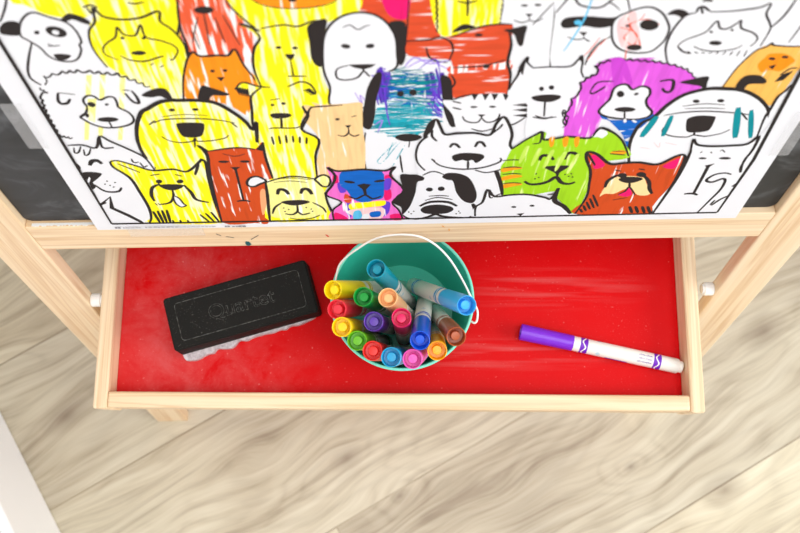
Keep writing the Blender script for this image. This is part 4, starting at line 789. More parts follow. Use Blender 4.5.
('f','ink',0,'-8.51 15.59 -8.29 15.76 -8.31 14.89'),
('f','ink',0,'-8.39 15.52 -8.16 15.71 -8.18 14.84'),
('f','ink',0,'-8.26 15.45 -8.03 15.66 -8.04 14.79'),
('f','ink',0,'-8.14 15.39 -7.9 15.62 -7.91 14.74'),
('f','ink',0,'-4.47 15.53 -4.98 15.33 -4.47 15.31'),
('f','ink',0,'-4.4 15.44 -4.88 15.22 -4.39 15.23'),
('f','ink',0,'-4.33 15.35 -4.78 15.11 -4.32 15.14'),
('f','ink',0,'-4.25 15.26 -4.69 14.99 -4.25 15.05'),
('f','ink',0,'-4.18 15.18 -4.59 14.88 -4.17 14.96'),
('s','ink',0.036,1,'-6.84 14.55 -6.26 14.65'),
('f','ink',1,'-6.65 14.09 -6.68 14.03 -6.75 13.99 -6.82 13.99 -6.87 14.03 -6.88 14.1 -6.85 14.17 -6.79 14.21 -6.72 14.2 -6.66 14.16'),
('f','ink',1,'-6 14.21 -6.03 14.13 -6.1 14.08 -6.18 14.09 -6.24 14.14 -6.25 14.22 -6.22 14.3 -6.15 14.34 -6.07 14.34 -6.01 14.29'),
('f','ink',1,'-7.05 13.13 -6.81 13.34 -6.01 13.31 -5.8 13.09 -6.15 12.87 -6.81 12.84'),
('s','ink',0.11,1,'-6.44 12.88 -6.55 11.84'),
('s','ink',0.079,1,'-7.32 11.87 -6.94 11.93 -5.76 11.89 -5.44 12.05'),
('s','ink',0.099,1,'-7.26 11.09 -7.25 10.24'),
('s','ink',0.098,1,'-6.83 11.15 -6.84 10.3'),
('s','ink',0.098,1,'-6.4 11.21 -6.43 10.37'),
('s','ink',0.098,1,'-5.99 11.12 -6.03 10.43'),
('s','ink',0.098,1,'-5.58 11.03 -5.65 10.34'),
('s','ink',0.099,1,'-5.17 10.94 -5.26 10.25'),
('s','ink',0.123,1,'-4.73 13.46 -5.4 11.8 -4.47 10.69 -4.85 8.93 -4.99 6.59'),
('f','yellow',1,'-15.37 11 -15.04 12.24 -14.46 13.66 -13.73 14.21 -12.75 14.7 -11.88 14.76 -10.91 14.68 -10.79 14.61 -10 14.32 -9.29 13.61 -8.59 12.64 -8.3 11.78 -8.07 12.26 -8.22 10.25 -8.54 7.52 -9.54 7.27 -12.74 5.9 -15.02 5.99 -15.12 8.04 -15.28 9.15'),
('s','ink',0.208,1,'-15.16 7.89 -15.44 9.43 -15.37 11 -14.97 12.48 -14.39 13.65 -13.93 13.99 -13.06 14.57 -12.17 14.72 -12.18 14.68 -10.78 14.63 -9.86 14.31 -9.04 13.36 -8.54 12.52 -8.3 11.78 -8.03 12.5 -8.24 10.51'),
('f','ink',1,'-12.4 13.82 -12.45 13.74 -12.56 13.69 -12.67 13.7 -12.75 13.75 -12.77 13.83 -12.71 13.91 -12.61 13.96 -12.49 13.96 -12.41 13.9'),
('f','ink',1,'-11.05 13.82 -11.1 13.74 -11.21 13.7 -11.32 13.7 -11.4 13.75 -11.42 13.84 -11.37 13.92 -11.26 13.96 -11.15 13.96 -11.07 13.91'),
('s','ink',0.078,1,'-13.94 12.64 -13.2 12.96 -11.44 12.99 -10.17 12.81 -9.21 12.49'),
('s','ink',0.038,1,'-13.35 13.2 -12.07 13.39 -10.66 13.25'),
('s','ink',0.063,1,'-14.28 12.46 -13.8 12.88'),
('s','ink',0.063,1,'-9.42 12.55 -9.14 12.05'),
('f','ink',1,'-12.68 12.41 -12.49 12.6 -11.96 12.63 -11.17 12.56 -11.04 12.31 -11.3 11.5 -11.63 11.18 -12.31 11.16 -12.63 11.42'),
('s','ink',0.082,1,'-13.85 11.33 -13.51 10.89 -12.89 10.66 -12.1 10.77 -11.88 11.09 -11.8 10.76 -10.88 10.8 -10.08 11.03 -9.8 11.33'),
('s','ink',0.075,1,'-11.91 11.09 -12.1 10.12'),
('f','ink',1,'-13.92 15.22 -13.03 15.74 -12.43 15.65 -12.3 14.77 -12.63 14.85 -12.93 15.08 -13.51 14.99'),
('f','ink',1,'-10.88 14.68 -10.44 15.87 -9.98 15.75 -9.05 15.18 -9.3 15.01 -9.99 15.05 -10.33 14.62'),
('f','white',1,'-19.75 10.58 -19.33 10.49 -18.09 10.32 -17.56 11.46 -17.18 11.01 -15.44 9.16 -15.19 7.76 -16.88 1.52 -19.97 1.22 -19.86 5.24'),
('s','ink',0.128,1,'-19.75 10.58 -18.83 10.6 -18.11 10.27 -17.52 11.43 -17.05 10.93 -16.12 9.99 -15.45 9.1 -15.22 7.76'),
('s','ink',0.127,1,'-17.52 11.43 -17.71 10.31 -17.03 10.28'),
('s','ink',0.095,1,'-19.45 10.36 -19.58 9.79 -19.31 9.88 -18.98 10.48'),
('s','ink',0.095,1,'-18.92 10.14 -19.04 9.55 -18.77 9.65 -18.45 10.25'),
('s','ink',0.071,1,'-16.32 9.05 -16.29 8.64 -15.96 8.68'),
('s','ink',0.071,1,'-15.9 8.63 -15.81 8.12 -15.53 8.28'),
('s','ink',0.23,1,'-19.15 8.4 -18.84 8.87 -18.48 8.91 -18.32 8.54'),
('f','ink',1,'-19.86 7.63 -18.7 7.51 -19.15 6.88 -19.59 6.45 -19.53 6 -19.9 5.62 -19.86 6.46'),
('f','white',1,'-19.68 6.73 -19.78 6.53 -19.87 6.42 -19.91 6.43 -19.89 6.57 -19.82 6.78 -19.71 6.98 -19.62 7.09 -19.58 7.07 -19.6 6.93'),
('s','ink',0.145,1,'-19.56 6.15 -19.27 5.53 -18.86 5.27 -18.25 5.34 -17.93 5.79'),
('f','ink',1,'-18.57 6.57 -18.6 6.52 -18.64 6.5 -18.68 6.5 -18.7 6.53 -18.7 6.57 -18.68 6.61 -18.64 6.64 -18.6 6.64 -18.57 6.61'),
('f','ink',1,'-18.1 6.4 -18.13 6.36 -18.17 6.33 -18.21 6.33 -18.24 6.36 -18.23 6.4 -18.21 6.45 -18.17 6.47 -18.13 6.47 -18.1 6.44'),
('f','ink',1,'-18.82 6.22 -18.84 6.17 -18.88 6.15 -18.92 6.15 -18.95 6.18 -18.95 6.22 -18.92 6.26 -18.88 6.29 -18.84 6.29 -18.81 6.26'),
('f','ink',1,'-18.54 6.06 -18.57 6.01 -18.61 5.99 -18.65 5.99 -18.67 6.02 -18.67 6.06 -18.64 6.1 -18.6 6.13 -18.56 6.13 -18.54 6.1'),
('f','ink',1,'-18.35 5.87 -18.38 5.82 -18.42 5.8 -18.46 5.8 -18.49 5.83 -18.48 5.87 -18.46 5.92 -18.42 5.94 -18.38 5.94 -18.35 5.91'),
('f','ink',1,'-19.94 8.77 -19.77 8.34 -19.87 7.98 -20.03 8.15'),
('s','ink',0.238,0,'-20.02 3.66 -19.05 4.65 -19.37 3.24 -18.59 2.27 -17.98 1.39 -17.81 1.03'),
('s','ink',0.122,1,'-19.94 3.72 -19.53 3.97'),
('f','yellow',1,'-17.72 8.83 -17.24 8.87 -15.35 7.76 -14.06 7.83 -13.18 7.52 -12.44 8.65 -12.01 8.83 -11.84 8.35 -11.98 6.78 -12.21 3.7 -12.29 0.93 -17.33 1.19 -17.05 1.88 -16.85 3.54 -17.03 6.96 -17.79 8.13'),
('s','ink',0.143,1,'-17.74 8.77 -17.24 8.87 -16.31 8.31 -15.37 7.71 -14.06 7.81 -13.18 7.52 -12.13 8.64 -12.01 8.83 -11.82 8.43 -12.02 6.78 -12.23 4.02 -12.28 1'),
('s','ink',0.155,1,'-17.74 8.77 -17.71 8.13 -17.04 6.9 -16.9 5.14 -16.85 3.22 -17.05 1.88 -17.38 1.12'),
('s','ink',0.09,1,'-17.34 8.54 -16.22 7.51'),
('s','ink',0.144,1,'-12.27 8.36 -12.79 7.1'),
('s','ink',0.064,1,'-15.68 7.14 -15 7.29'),
('s','ink',0.064,1,'-14.06 7.2 -13.63 6.98'),
('f','ink',1,'-15.08 6.42 -15.16 6.28 -15.29 6.19 -15.42 6.2 -15.5 6.29 -15.5 6.43 -15.43 6.57 -15.3 6.65 -15.17 6.64 -15.09 6.56'),
('f','ink',1,'-13.71 6.37 -13.79 6.23 -13.92 6.15 -14.06 6.15 -14.15 6.24 -14.16 6.38 -14.09 6.52 -13.95 6.6 -13.81 6.6 -13.72 6.51'),
('f','ink',1,'-15.42 5.95 -14.99 6.08 -14.18 6.05 -13.79 5.89 -14.15 5.51 -14.7 5.31 -15.21 5.54'),
('s','ink',0.174,1,'-16.24 4.01 -16.23 4.8 -15.91 5.72 -15.31 6.12'),
('s','ink',0.176,1,'-13.79 5.95 -13.52 5.02 -13.39 4.13 -12.63 3.72'),
('s','ink',0.129,1,'-14.68 5.37 -14.81 4.6 -15.24 3.81 -15.98 3.58'),
('f','white',1,'-14.81 4.6 -14.51 4.36 -14.36 3.62 -14.24 3.39 -14.63 3.2 -14.89 3.73'),
('s','ink',0.09,1,'-14.81 4.6 -14.51 4.36 -14.36 3.62 -14.24 3.39 -14.63 3.2 -14.89 3.74 -14.81 4.6'),
('s','ink',0.06,1,'-16.27 3.79 -16.19 3.46'),
('s','ink',0.06,1,'-16.08 3.75 -15.98 3.48'),
('s','ink',0.06,1,'-15.88 3.71 -15.76 3.51'),
('s','ink',0.06,1,'-15.69 3.67 -15.55 3.53'),
('s','ink',0.158,1,'-16.7 2.71 -16.63 1.17'),
('s','ink',0.158,1,'-16.37 2.77 -16.38 1.16'),
('s','ink',0.157,1,'-16.05 2.82 -16.14 1.15'),
('s','ink',0.157,1,'-15.72 2.88 -15.89 1.14'),
('s','ink',0.126,1,'-13.58 2.16 -13.14 1.11'),
('s','ink',0.126,1,'-13.16 2.32 -12.79 1.1'),
('s','ink',0.126,1,'-12.75 2.47 -12.44 1.08'),
('s','ink',0.107,1,'-15.66 1.48 -15.66 1.06'),
('s','ink',0.106,1,'-15.14 1.46 -15.14 1.04'),
('s','ink',0.107,1,'-14.62 1.44 -14.61 1.02'),
('f','redorange',1,'-11.87 10.33 -11.42 9.7 -10.47 9.86 -9.37 9.98 -8.48 9.82 -7.89 10.58 -7.93 9.18 -7.86 6.49 -8.33 5.76 -8.91 1.06 -9.97 0.85 -12.24 1.01 -12.03 4.97 -11.79 7.65 -11.53 9.57'),
('s','ink',0.159,1,'-12.28 1.01 -12.05 4.66 -11.8 7.36 -11.53 9.36 -11.87 10.33 -11.39 9.7'),
('f','ink',0,'-11.87 10.33 -11.41 9.62 -11.62 9.17'),
('f','ink',0,'-8.42 9.79 -7.86 10.58 -8.05 9.59'),
('s','ink',0.109,1,'-11.39 9.7 -10.3 9.93 -9.36 10.01 -8.48 9.82'),
('s','ink',0.129,1,'-7.87 10.51 -7.97 8.91 -7.86 6.49'),
('f','ink',1,'-10.31 8.53 -10.39 8.45 -10.57 8.4 -10.79 8.41 -10.95 8.47 -11 8.55 -10.92 8.63 -10.73 8.67 -10.52 8.66 -10.36 8.61'),
('f','ink',1,'-9.01 8.51 -9.08 8.43 -9.25 8.38 -9.44 8.39 -9.59 8.45 -9.63 8.53 -9.56 8.61 -9.39 8.65 -9.2 8.65 -9.05 8.59'),
('f','ink',0,'-10.38 7.94 -9.71 7.92 -9.99 7.64 -10.16 3.95 -10.31 3.9 -10.16 7.59'),
('s','ink',0.139,1,'-10.7 3.81 -10.22 3.89 -9.79 3.75'),
('s','ink',0.06,1,'-10.56 9.41 -9.84 9.11 -9.17 9.36'),
('f','pale_orange',1,'-8.97 4.86 -8.59 5.16 -8.71 3.25 -9.26 1.94'),
('f','yellow',1,'-8.41 6.07 -7.89 6.49 -6.72 6.75 -6.09 6.64 -5.15 6.31 -4.13 6.45 -4.19 5.77 -4.65 4.71 -4.6 2.44 -4.48 1.21 -8.87 1.06 -8.65 3.9'),
('f','pale_yellow',1,'-8.41 6.07 -7.91 6.35 -5.48 6.26 -4.65 4.71 -5.09 1.78 -8.44 1.56 -8.54 3.25'),
('s','ink',0.159,1,'-8.41 6.07 -8.52 4.53 -8.73 2.59 -8.87 1.06'),
('s','ink',0.11,1,'-8.45 6.01 -7.74 6.4 -6.72 6.72 -5.93 6.63 -5.14 6.37'),
('s','ink',0.055,1,'-7.9 6.41 -6.59 6.54 -5.32 6.26'),
('s','ink',0.056,1,'-7.87 6.05 -6.79 6.19 -5.67 5.97'),
('f','white',1,'-9.62 6.11 -9.33 6.63 -8.82 6.79 -8.34 6.24 -8.8 5.9 -9.21 5.61 -9.57 5.69'),
('s','ink',0.13,1,'-9.62 6.11 -9.33 6.63 -8.82 6.79 -8.34 6.24 -8.8 5.9 -9.21 5.61 -9.57 5.69 -9.62 6.11'),
('f','pale_yellow',1,'-5.14 6.37 -4.61 6.82 -4.23 6.57 -4.16 6.07 -4.38 5.47 -4.74 5.48 -4.99 5.95'),
('s','ink',0.12,1,'-5.14 6.37 -4.61 6.82 -4.23 6.57 -4.16 6.07 -4.38 5.47 -4.74 5.48 -4.99 5.95 -5.14 6.37'),
('s','ink',0.22,1,'-7.84 4.57 -7.68 5.13 -7.42 5.18 -7.2 4.96 -7.09 4.55'),
('s','ink',0.221,1,'-6.28 4.61 -6.1 5.13 -5.8 5.18 -5.63 4.9 -5.54 4.49'),
('f','ink',1,'-7.73 3.55 -7.27 3.79 -6.25 3.82 -5.78 3.54 -6.32 3.23 -7.02 3.13'),
('s','ink',0.124,1,'-6.7 3.18 -6.77 2.35 -7.17 1.93 -7.68 2.05'),
('s','ink',0.123,1,'-6.77 2.35 -6.48 1.9 -5.93 2.09'),
('s','ink',0.121,1,'-8.54 2.08 -8.25 2.91 -7.74 3.48'),
('s','ink',0.101,1,'-5.61 3.47 -5 2.79 -4.8 2.11'),
('s','ink',0.073,1,'-7.41 1.46 -6.73 1.22 -5.83 1.4 -5.27 1.79'),
('f','ink',1,'-7.6 2.82 -7.62 2.78 -7.65 2.75 -7.69 2.75 -7.71 2.78 -7.72 2.82 -7.7 2.87 -7.67 2.89 -7.63 2.89 -7.61 2.86'),
('f','ink',1,'-7.28 2.61 -7.3 2.57 -7.33 2.54 -7.37 2.54 -7.4 2.57 -7.4 2.61 -7.39 2.66 -7.35 2.68 -7.32 2.68 -7.29 2.65'),
('f','ink',1,'-7.58 2.35 -7.59 2.31 -7.63 2.28 -7.66 2.28 -7.69 2.31 -7.7 2.36 -7.68 2.4 -7.65 2.42 -7.61 2.42 -7.58 2.4'),
('f','ink',1,'-6.05 2.83 -6.07 2.79 -6.1 2.76 -6.14 2.76 -6.16 2.79 -6.17 2.83 -6.15 2.88 -6.12 2.9 -6.08 2.9 -6.06 2.87'),
('f','ink',1,'-5.73 2.62 -5.74 2.58 -5.78 2.55 -5.81 2.55 -5.84 2.58 -5.85 2.62 -5.83 2.67 -5.8 2.69 -5.76 2.69 -5.74 2.66'),
('f','ink',1,'-5.67 2.32 -5.69 2.27 -5.72 2.25 -5.76 2.25 -5.79 2.28 -5.79 2.32 -5.78 2.36 -5.75 2.39 -5.71 2.39 -5.68 2.36'),
('s','ink',0.121,1,'-4.65 4.71 -4.59 3.43 -4.4 2.1 -4.58 1.21'),
('f','pinkviolet',1,'-4.24 7.73 -3.61 7.23 -2.16 7.38 -0.48 7.17 0.08 7.58 -0.23 6.61 0.61 4.83 -0.17 3.34 0.24 2.27 0.52 0.95 -2.34 0.92 -4.59 1.08 -4.34 2.43 -3.65 3.46 -4.62 4.4 -4.07 5.61'),
('f','magenta',1,'-3.98 6.66 -3.65 6.73 -3.68 5.9 -3.96 5.91'),
('f','magenta',1,'-0.72 4.88 -0.27 4.93 -0.24 3.86 -0.67 3.62'),
('f','magenta',1,'-0.58 6.63 -0.06 6.61 -0.28 5.63 -0.61 5.79'),
('f','magenta',1,'-4.19 2.09 -3.54 1.56 -3.4 1.03 -4.28 1.06'),
('f','magenta',1,'-0.38 1.61 0.32 1.76 0.52 0.95 -0.22 0.91'),
('f','purple',1,'-3.72 5.85 -3.19 5.89 -3.22 4.82 -3.65 4.68'),
('f','purple',1,'-0.68 6.1 -0.19 6.23 -0.3 5.02 -0.7 4.94'),
('f','purple',1,'-0.85 3.23 -0.34 3.28 -0.46 1.96 -0.91 1.46'),
('f','purple',1,'-3.32 3.39 -2.99 3.21 -3.11 1.37 -3.41 2.07'),
('f','red',1,'-3.32 4.51 -2.94 4.02 -3.07 3.32 -3.43 3.56'),
('f','blue',1,'-3.51 6.85 -3.13 7.21 -1.84 7.37 -0.73 7.04 -0.68 5.5 -0.8 3.94 -1.52 3.58 -2.01 3.28 -2.78 3.76 -3.21 4.97 -3.57 5.6'),
('f','yellow',1,'-3.08 3.22 -1.87 3.4 -0.71 3.55 -0.78 2.9 -1.91 2.68 -3.04 2.39'),
('f','pink_light',1,'-3.13 2.39 -0.87 2.64 -0.92 1.29 -1.81 1.04 -3.09 1.71'),
('f','skyblue',1,'-2.89 2.11 -2.44 2.3 -2.36 1.34 -2.95 1.09'),
('f','blue',1,'-1.76 2.01 -1.06 2.15 -1.09 1.47 -1.7 1.39'),
('f','white',1,'-2.3 1.68 -1.86 1.84 -1.9 1.05 -2.34 0.99'),
('s','ink',0.142,1,'-4.36 1.14 -4.3 2.44 -3.64 3.47 -4.59 4.4 -4.07 5.62 -3.81 6.74 -4.21 7.68 -3.61 7.23 -2 7.37 -0.56 7.18 0.08 7.59 -0.23 6.62 0.61 4.84 -0.17 3.34 0.24 2.27 0.52 0.96'),
('f','ink',1,'-2.57 5.86 -2.65 5.79 -2.83 5.77 -3.05 5.82 -3.22 5.92 -3.28 6.02 -3.2 6.09 -3.02 6.11 -2.8 6.06 -2.63 5.96'),
('f','ink',1,'-0.6 6.05 -0.67 5.95 -0.85 5.87 -1.07 5.83 -1.25 5.86 -1.32 5.93 -1.25 6.03 -1.07 6.11 -0.85 6.15 -0.67 6.12'),
('f','ink',0,'-2.46 5.56 -2 5.73 -1.53 5.59 -1.88 4.99 -1.86 4.36 -2.06 4.37 -2.13 5'),
('s','ink',0.137,1,'-3.09 4.19 -2.61 3.85 -1.99 4.31 -1.51 3.81 -0.91 4.11'),
('f','white',1,'1.39 9.28 1.63 10.07 1.88 10.83 2.17 11.82 2.6 12.46 2.91 11.67 3.31 10.91 4.96 10.98 4.97 10.91 5.88 10.83 6.22 12.06 6.58 12.57 7.01 11.54 7.26 10.53 7.22 9.49 7.52 8.8 7.38 7.84 6.82 7.01 7.32 4.29 5.58 1.39 2.4 2.86 1.52 6.91'),
('s','ink',0.14,1,'2 7.12 1.52 8.05 1.43 9.15 1.66 10.2 2.11 10.82 1.96 10.83 2.17 11.94 2.6 12.46 2.84 11.8 3.16 10.97 3.91 11.07 4.96 11.06 5.88 10.83 6.16 11.94 6.54 12.58 6.95 11.79 7.21 10.78 7.19 9.75 7.49 9.08 7.46 8.26 7.18 7.43 6.67 6.96 5.88 6.75 5.21 7.07'),
('s','ink',0.122,1,'2.4 11.44 2.38 10.82 2.69 10.29'),
('s','ink',0.103,1,'5.88 10.83 6.41 11.56 6.53 11.92'),
('f','ink',1,'1.88 10.65 1.95 11.46 2.53 12.42 2.4 11.44'),
('s','ink',0.159,1,'3.51 9.61 3.65 9.95 3.88 9.91 4.13 9.54'),
('s','ink',0.159,1,'5.05 9.61 5.2 10.08 5.45 10.07 5.7 9.59'),
('f','ink',1,'3.67 8.66 4.16 8.97 4.94 8.97 5.57 8.79 5.68 8.4 5.24 7.86 4.98 8.21 4.67 8.08 4.35 8.23 3.88 8.1'),
('s','ink',0.116,1,'4.71 8.08 4.75 7.23'),
('s','ink',0.116,1,'2.43 8.35 2.95 7.66 3.92 7.26 4.88 7.19 5.83 7.39 6.59 7.82 6.8 8.14 6.7 8.37'),
('s','ink',0.078,1,'2.38 8.43 2.62 8.15'),
('s','ink',0.188,1,'6.5 6.97 6.96 5.53 7.26 3.97'),
('s','ink',0.099,1,'7.32 4.29 6.77 3.83 6.15 3.05 5.59 2.48'),
('f','white',1,'1.69 6.32 2.01 6.75 2.49 6.93 3.14 6.71 3.66 5.65 4.73 4.07 5.45 2.08 5.42 1.12 3.84 1.05 2.86 1.5 1.72 0.99 0.84 1.23 0.46 1.65 1.02 3.24 1.45 5.12'),
('f','ink',1,'0.39 6.6 1.04 6.69 1.55 6.62 1.95 6.31 1.88 5.95 1.49 5.73 1.4 4.5 1.02 2.74 0.49 1.65 0.42 2.6 -0.09 3.21 0.1 4.07 0.56 4.84'),
('f','ink',1,'3.12 6.33 3.46 6.78 4.27 6.67 4.95 6.05 5.42 4.67 5.53 3.72 5.3 3.01 4.69 3.27 4.13 4.4 3.85 5.79 3.49 5.96'),
('s','ink',0.146,1,'0.46 1.65 0.84 1.16 1.54 0.99 2.42 1.34 2.85 1.57 3.48 1.27 4.54 1.09 5.24 1.13 5.5 2.08'),
('s','ink',0.226,1,'5.31 2.92 5.52 2.25 5.51 1.12'),
('s','ink',0.12,1,'5.67 2.57 6.16 2.98 6.43 3.85'),
('s','ink',0.1,1,'1.85 6.55 2.33 6.94 2.73 6.95 3.22 6.62'),
('f','ink',1,'2.56 4.83 2.52 4.69 2.4 4.6 2.26 4.61 2.14 4.7 2.09 4.85 2.14 4.99 2.25 5.08 2.4 5.07 2.51 4.98'),
('f','ink',1,'3.34 4.9 3.3 4.74 3.19 4.64 3.04 4.64 2.92 4.75 2.88 4.92 2.92 5.08 3.03 5.17 3.17 5.17 3.29 5.06'),
('s','ink',0.078,1,'2.29 4 3.05 4.06 3.64 3.95'),
('s','ink',0.079,1,'2.04 3.46 2.89 3.82 3.91 3.52'),
('s','ink',0.2,1,'1.68 2.72 2.39 3.25 3.58 3.21 4.26 2.63'),
('f','ink',1,'1.75 2.22 2.05 2.71 2.91 2.91 3.78 2.64 4.04 2.2 3.64 1.74 2.94 1.63 2.07 1.73'),
('s','ink',0.084,1,'3.83 1.12 3.12 1.32 2.76 1.67 2.07 1.18 1.54 1.13'),
('f','ink',1,'0.99 1.98 0.98 1.93 0.95 1.91 0.91 1.91 0.88 1.94 0.87 1.98 0.88 2.03 0.91 2.05 0.95 2.05 0.98 2.02'),
('f','ink',1,'1.17 1.73 1.15 1.69 1.12 1.66 1.09 1.66 1.06 1.69 1.04 1.74 1.06 1.78 1.09 1.81 1.12 1.81 1.15 1.78'),
('f','ink',1,'1.34 2.07 1.33 2.02 1.3 2 1.26 2 1.23 2.03 1.22 2.07 1.23 2.11 1.26 2.14 1.3 2.14 1.33 2.11'),
('f','ink',1,'4.47 1.95 4.46 1.91 4.43 1.88 4.4 1.88 4.36 1.91 4.35 1.96 4.36 2 4.39 2.02 4.43 2.02 4.46 1.99'),
('f','ink',1,'4.57 1.71 4.56 1.67 4.53 1.64 4.49 1.64 4.46 1.67 4.45 1.71 4.46 1.76 4.49 1.78 4.52 1.78 4.56 1.75'),
('f','ink',1,'4.31 1.62 4.3 1.57 4.27 1.55 4.24 1.55 4.2 1.58 4.19 1.62 4.2 1.67 4.23 1.69 4.27 1.69 4.3 1.66'),
('f','green',1,'6.84 7.16 7.11 8.14 7.38 9.35 8.2 10.29 9.19 11.03 9.36 10.2 10.59 10.55 11.98 10.37 12.41 11.24 13.31 10.89 14.15 9.78 14.87 8.15 12.69 7.38 12.91 4.4 12.58 1.41 11.93 2.18 10.95 3.53 10.75 4.32 8.81 3.76 7.53 3.81 7.23 4.29'),
('s','ink',0.132,1,'7.38 9.35 8.06 10.2 8.66 10.79 9.01 11.03 9.24 10.21 10.59 10.5 11.99 10.32 12.4 11.32 13.23 10.89 14.05 9.92 14.79 8.29'),
('s','ink',0.075,1,'8.95 10.93 9 9.96 8.56 9.84'),
('f','white',1,'12.05 10.48 12.45 11.22 12.98 10.8 12.75 10.3 12.43 10.41'),
('s','ink',0.108,1,'12.12 10.42 12.44 11.27 13.42 10.71'),
('f','amber',1,'9.52 10.2 9.61 10.51 9.81 10.5 9.87 9.67 9.69 9.46'),
('f','amber',1,'10.34 10.17 10.45 10.48 10.66 10.47 10.73 9.64 10.53 9.43'),
('f','amber',1,'11.05 10.15 11.13 10.46 11.33 10.45 11.41 9.62 11.24 9.41'),
('f','amber',1,'6.94 7.16 7.74 7.42 8.25 7.17 7.63 6.96 7.01 6.75'),
('f','amber',1,'7.03 6.19 7.84 6.46 8.36 6.21 7.73 5.99 7.1 5.77'),
('f','amber',1,'7.11 5.23 7.94 5.5 8.47 5.24 7.83 5.02 7.19 4.8'),
('s','ink',0.07,1,'6.88 8.06 7.51 8.15 8.07 8.08'),
('s','ink',0.072,1,'6.96 7.24 7.59 7.34 8.16 7.26'),
('s','ink',0.073,1,'7.03 6.49 7.67 6.58 8.24 6.5'),
('s','ink',0.075,1,'7.13 5.38 7.78 5.48 8.37 5.4'),
('f','amber',1,'13.52 8.74 14.25 8.99 14.56 8.66 14.2 8.5'),
('s','ink',0.07,1,'13.55 8.61 14.53 8.44'),
('s','ink',0.052,1,'13.65 8.88 14.44 8.85'),
('s','ink',0.21,1,'9.23 8.01 9.32 8.51 9.66 8.55 9.86 8.43 10.11 8.04'),
('s','ink',0.21,1,'10.79 8.07 10.88 8.7 11.26 8.77 11.65 8.4'),
('f','ink',1,'9.59 7.32 11.13 7.39 11.07 7.02 10.74 6.59 10.7 6.01 10.9 5.55 10.63 5.71 10.47 6.46 9.97 6.91'),
('s','ink',0.209,1,'8.55 5.63 8.96 5.26 9.62 5.29 10.15 5.58 10.56 6.07 11 5.4 11.53 5.2 11.9 5.43'),
('f','ink',1,'9.28 6.5 9.27 6.46 9.24 6.43 9.2 6.43 9.17 6.46 9.15 6.5 9.16 6.55 9.19 6.57 9.23 6.57 9.26 6.54'),
('f','ink',1,'9.5 6.05 9.49 6.01 9.46 5.98 9.42 5.98 9.39 6.01 9.37 6.05 9.38 6.1 9.41 6.12 9.45 6.12 9.48 6.09'),
('f','ink',1,'9.27 5.91 9.27 5.87 9.24 5.84 9.2 5.84 9.16 5.87 9.14 5.91 9.15 5.96 9.18 5.98 9.22 5.98 9.26 5.95'),
('f','ink',1,'11.16 6.35 11.16 6.3 11.13 6.28 11.09 6.28 11.05 6.31 11.03 6.35 11.04 6.39 11.07 6.42 11.11 6.42 11.14 6.39'),
('f','ink',1,'11.56 6.42 11.55 6.38 11.52 6.35 11.48 6.35 11.45 6.38 11.43 6.42 11.43 6.47 11.46 6.49 11.5 6.49 11.54 6.46'),
('f','ink',1,'11.44 6.13 11.44 6.09 11.41 6.06 11.37 6.06 11.33 6.09 11.31 6.14 11.32 6.18 11.35 6.2 11.39 6.2 11.42 6.17'),
('f','ink',1,'11.7 6.03 11.7 5.99 11.67 5.96 11.63 5.96 11.59 5.99 11.57 6.04 11.58 6.08 11.61 6.11 11.65 6.11 11.68 6.08'),
('s','ink',0.17,1,'6.67 6.88 7.06 5.23 7.26 3.98'),
('f','lime_pale',1,'8.14 9.46 8.42 9.46 8.09 7.83 7.92 7.98'),
('f','lime_pale',1,'8.94 9.22 9.22 9.22 8.89 7.52 8.72 7.67'),
('f','lime_pale',1,'9.75 8.98 10.03 8.97 9.7 7.21 9.52 7.36'),
('f','lime_pale',1,'10.56 8.74 10.85 8.73 10.51 6.89 10.33 7.04'),
('f','lime_pale',1,'11.39 8.49 11.67 8.48 11.34 6.58 11.15 6.73'),
('f','white',1,'5.59 1.13 5.59 2.59 6.09 3.87 6.19 4.74 6.74 3.84 7.6 3.97 8.78 3.99 10.55 3.39 10.89 4.7 11 3.53 10.94 3.05 11.87 2.02 12.26 1.43 12.27 1.16'),
('s','ink',0.149,1,'5.59 1.23 5.56 2.49 5.98 3.13 6.2 4.71 6.74 3.81 7.77 3.97 8.95 3.99 10.18 3.56 10.59 3.35 10.92 4.73'),
('s','ink',0.265,1,'10.92 4.73 10.89 3.15 11.64 2.36 12.28 1.33'),
('s','ink',0.098,1,'6.3 4.49 6.44 3.7 6.65 3.69'),
('s','ink',0.079,1,'10.79 4.02 10.31 3.88'),
('f','ink',1,'8.36 2.39 8.34 2.31 8.25 2.26 8.15 2.27 8.06 2.32 8.01 2.4 8.04 2.48 8.12 2.52 8.23 2.52 8.32 2.47'),
('f','ink',1,'9.61 2.51 9.58 2.43 9.5 2.38 9.39 2.39 9.3 2.44 9.26 2.52 9.28 2.6 9.36 2.64 9.47 2.64 9.56 2.59'),
('f','ink',0,'8.46 1.47 9.03 1.55 8.79 1.15'),
('f','redorange',1,'12.56 1.32 12.97 3.14 12.84 5.34 12.63 6.82 12.17 8.11 12.14 8.8 12.59 8.73 13.8 7.41 14.72 7.55 15.67 7.57 16.85 7.31 17.72 8.2 18.19 8.32 18.43 7.62 18.47 5.44 18.13 3.59 18.05 1.22'),
('f','magenta',1,'12.42 8.38 12.72 8.45 13.49 7.37 12.93 6.93 12.66 7.53'),
('f','magenta',1,'17.22 7.09 17.96 7.91 18.12 7.77 18.03 6.78'),
('s','ink',0.164,1,'12.6 1.32 13 3.46 12.9 5.03 12.69 6.68 12.17 8.11 12.13 8.85 12.78 8.56 13.79 7.47 14.72 7.55 15.67 7.57 16.85 7.31 17.74 8.14 18.22 8.32 18.43 7.62 18.43 4.68 17.96 1.22'),
('s','ink',0.115,1,'12.15 8.74 12.86 7.33'),
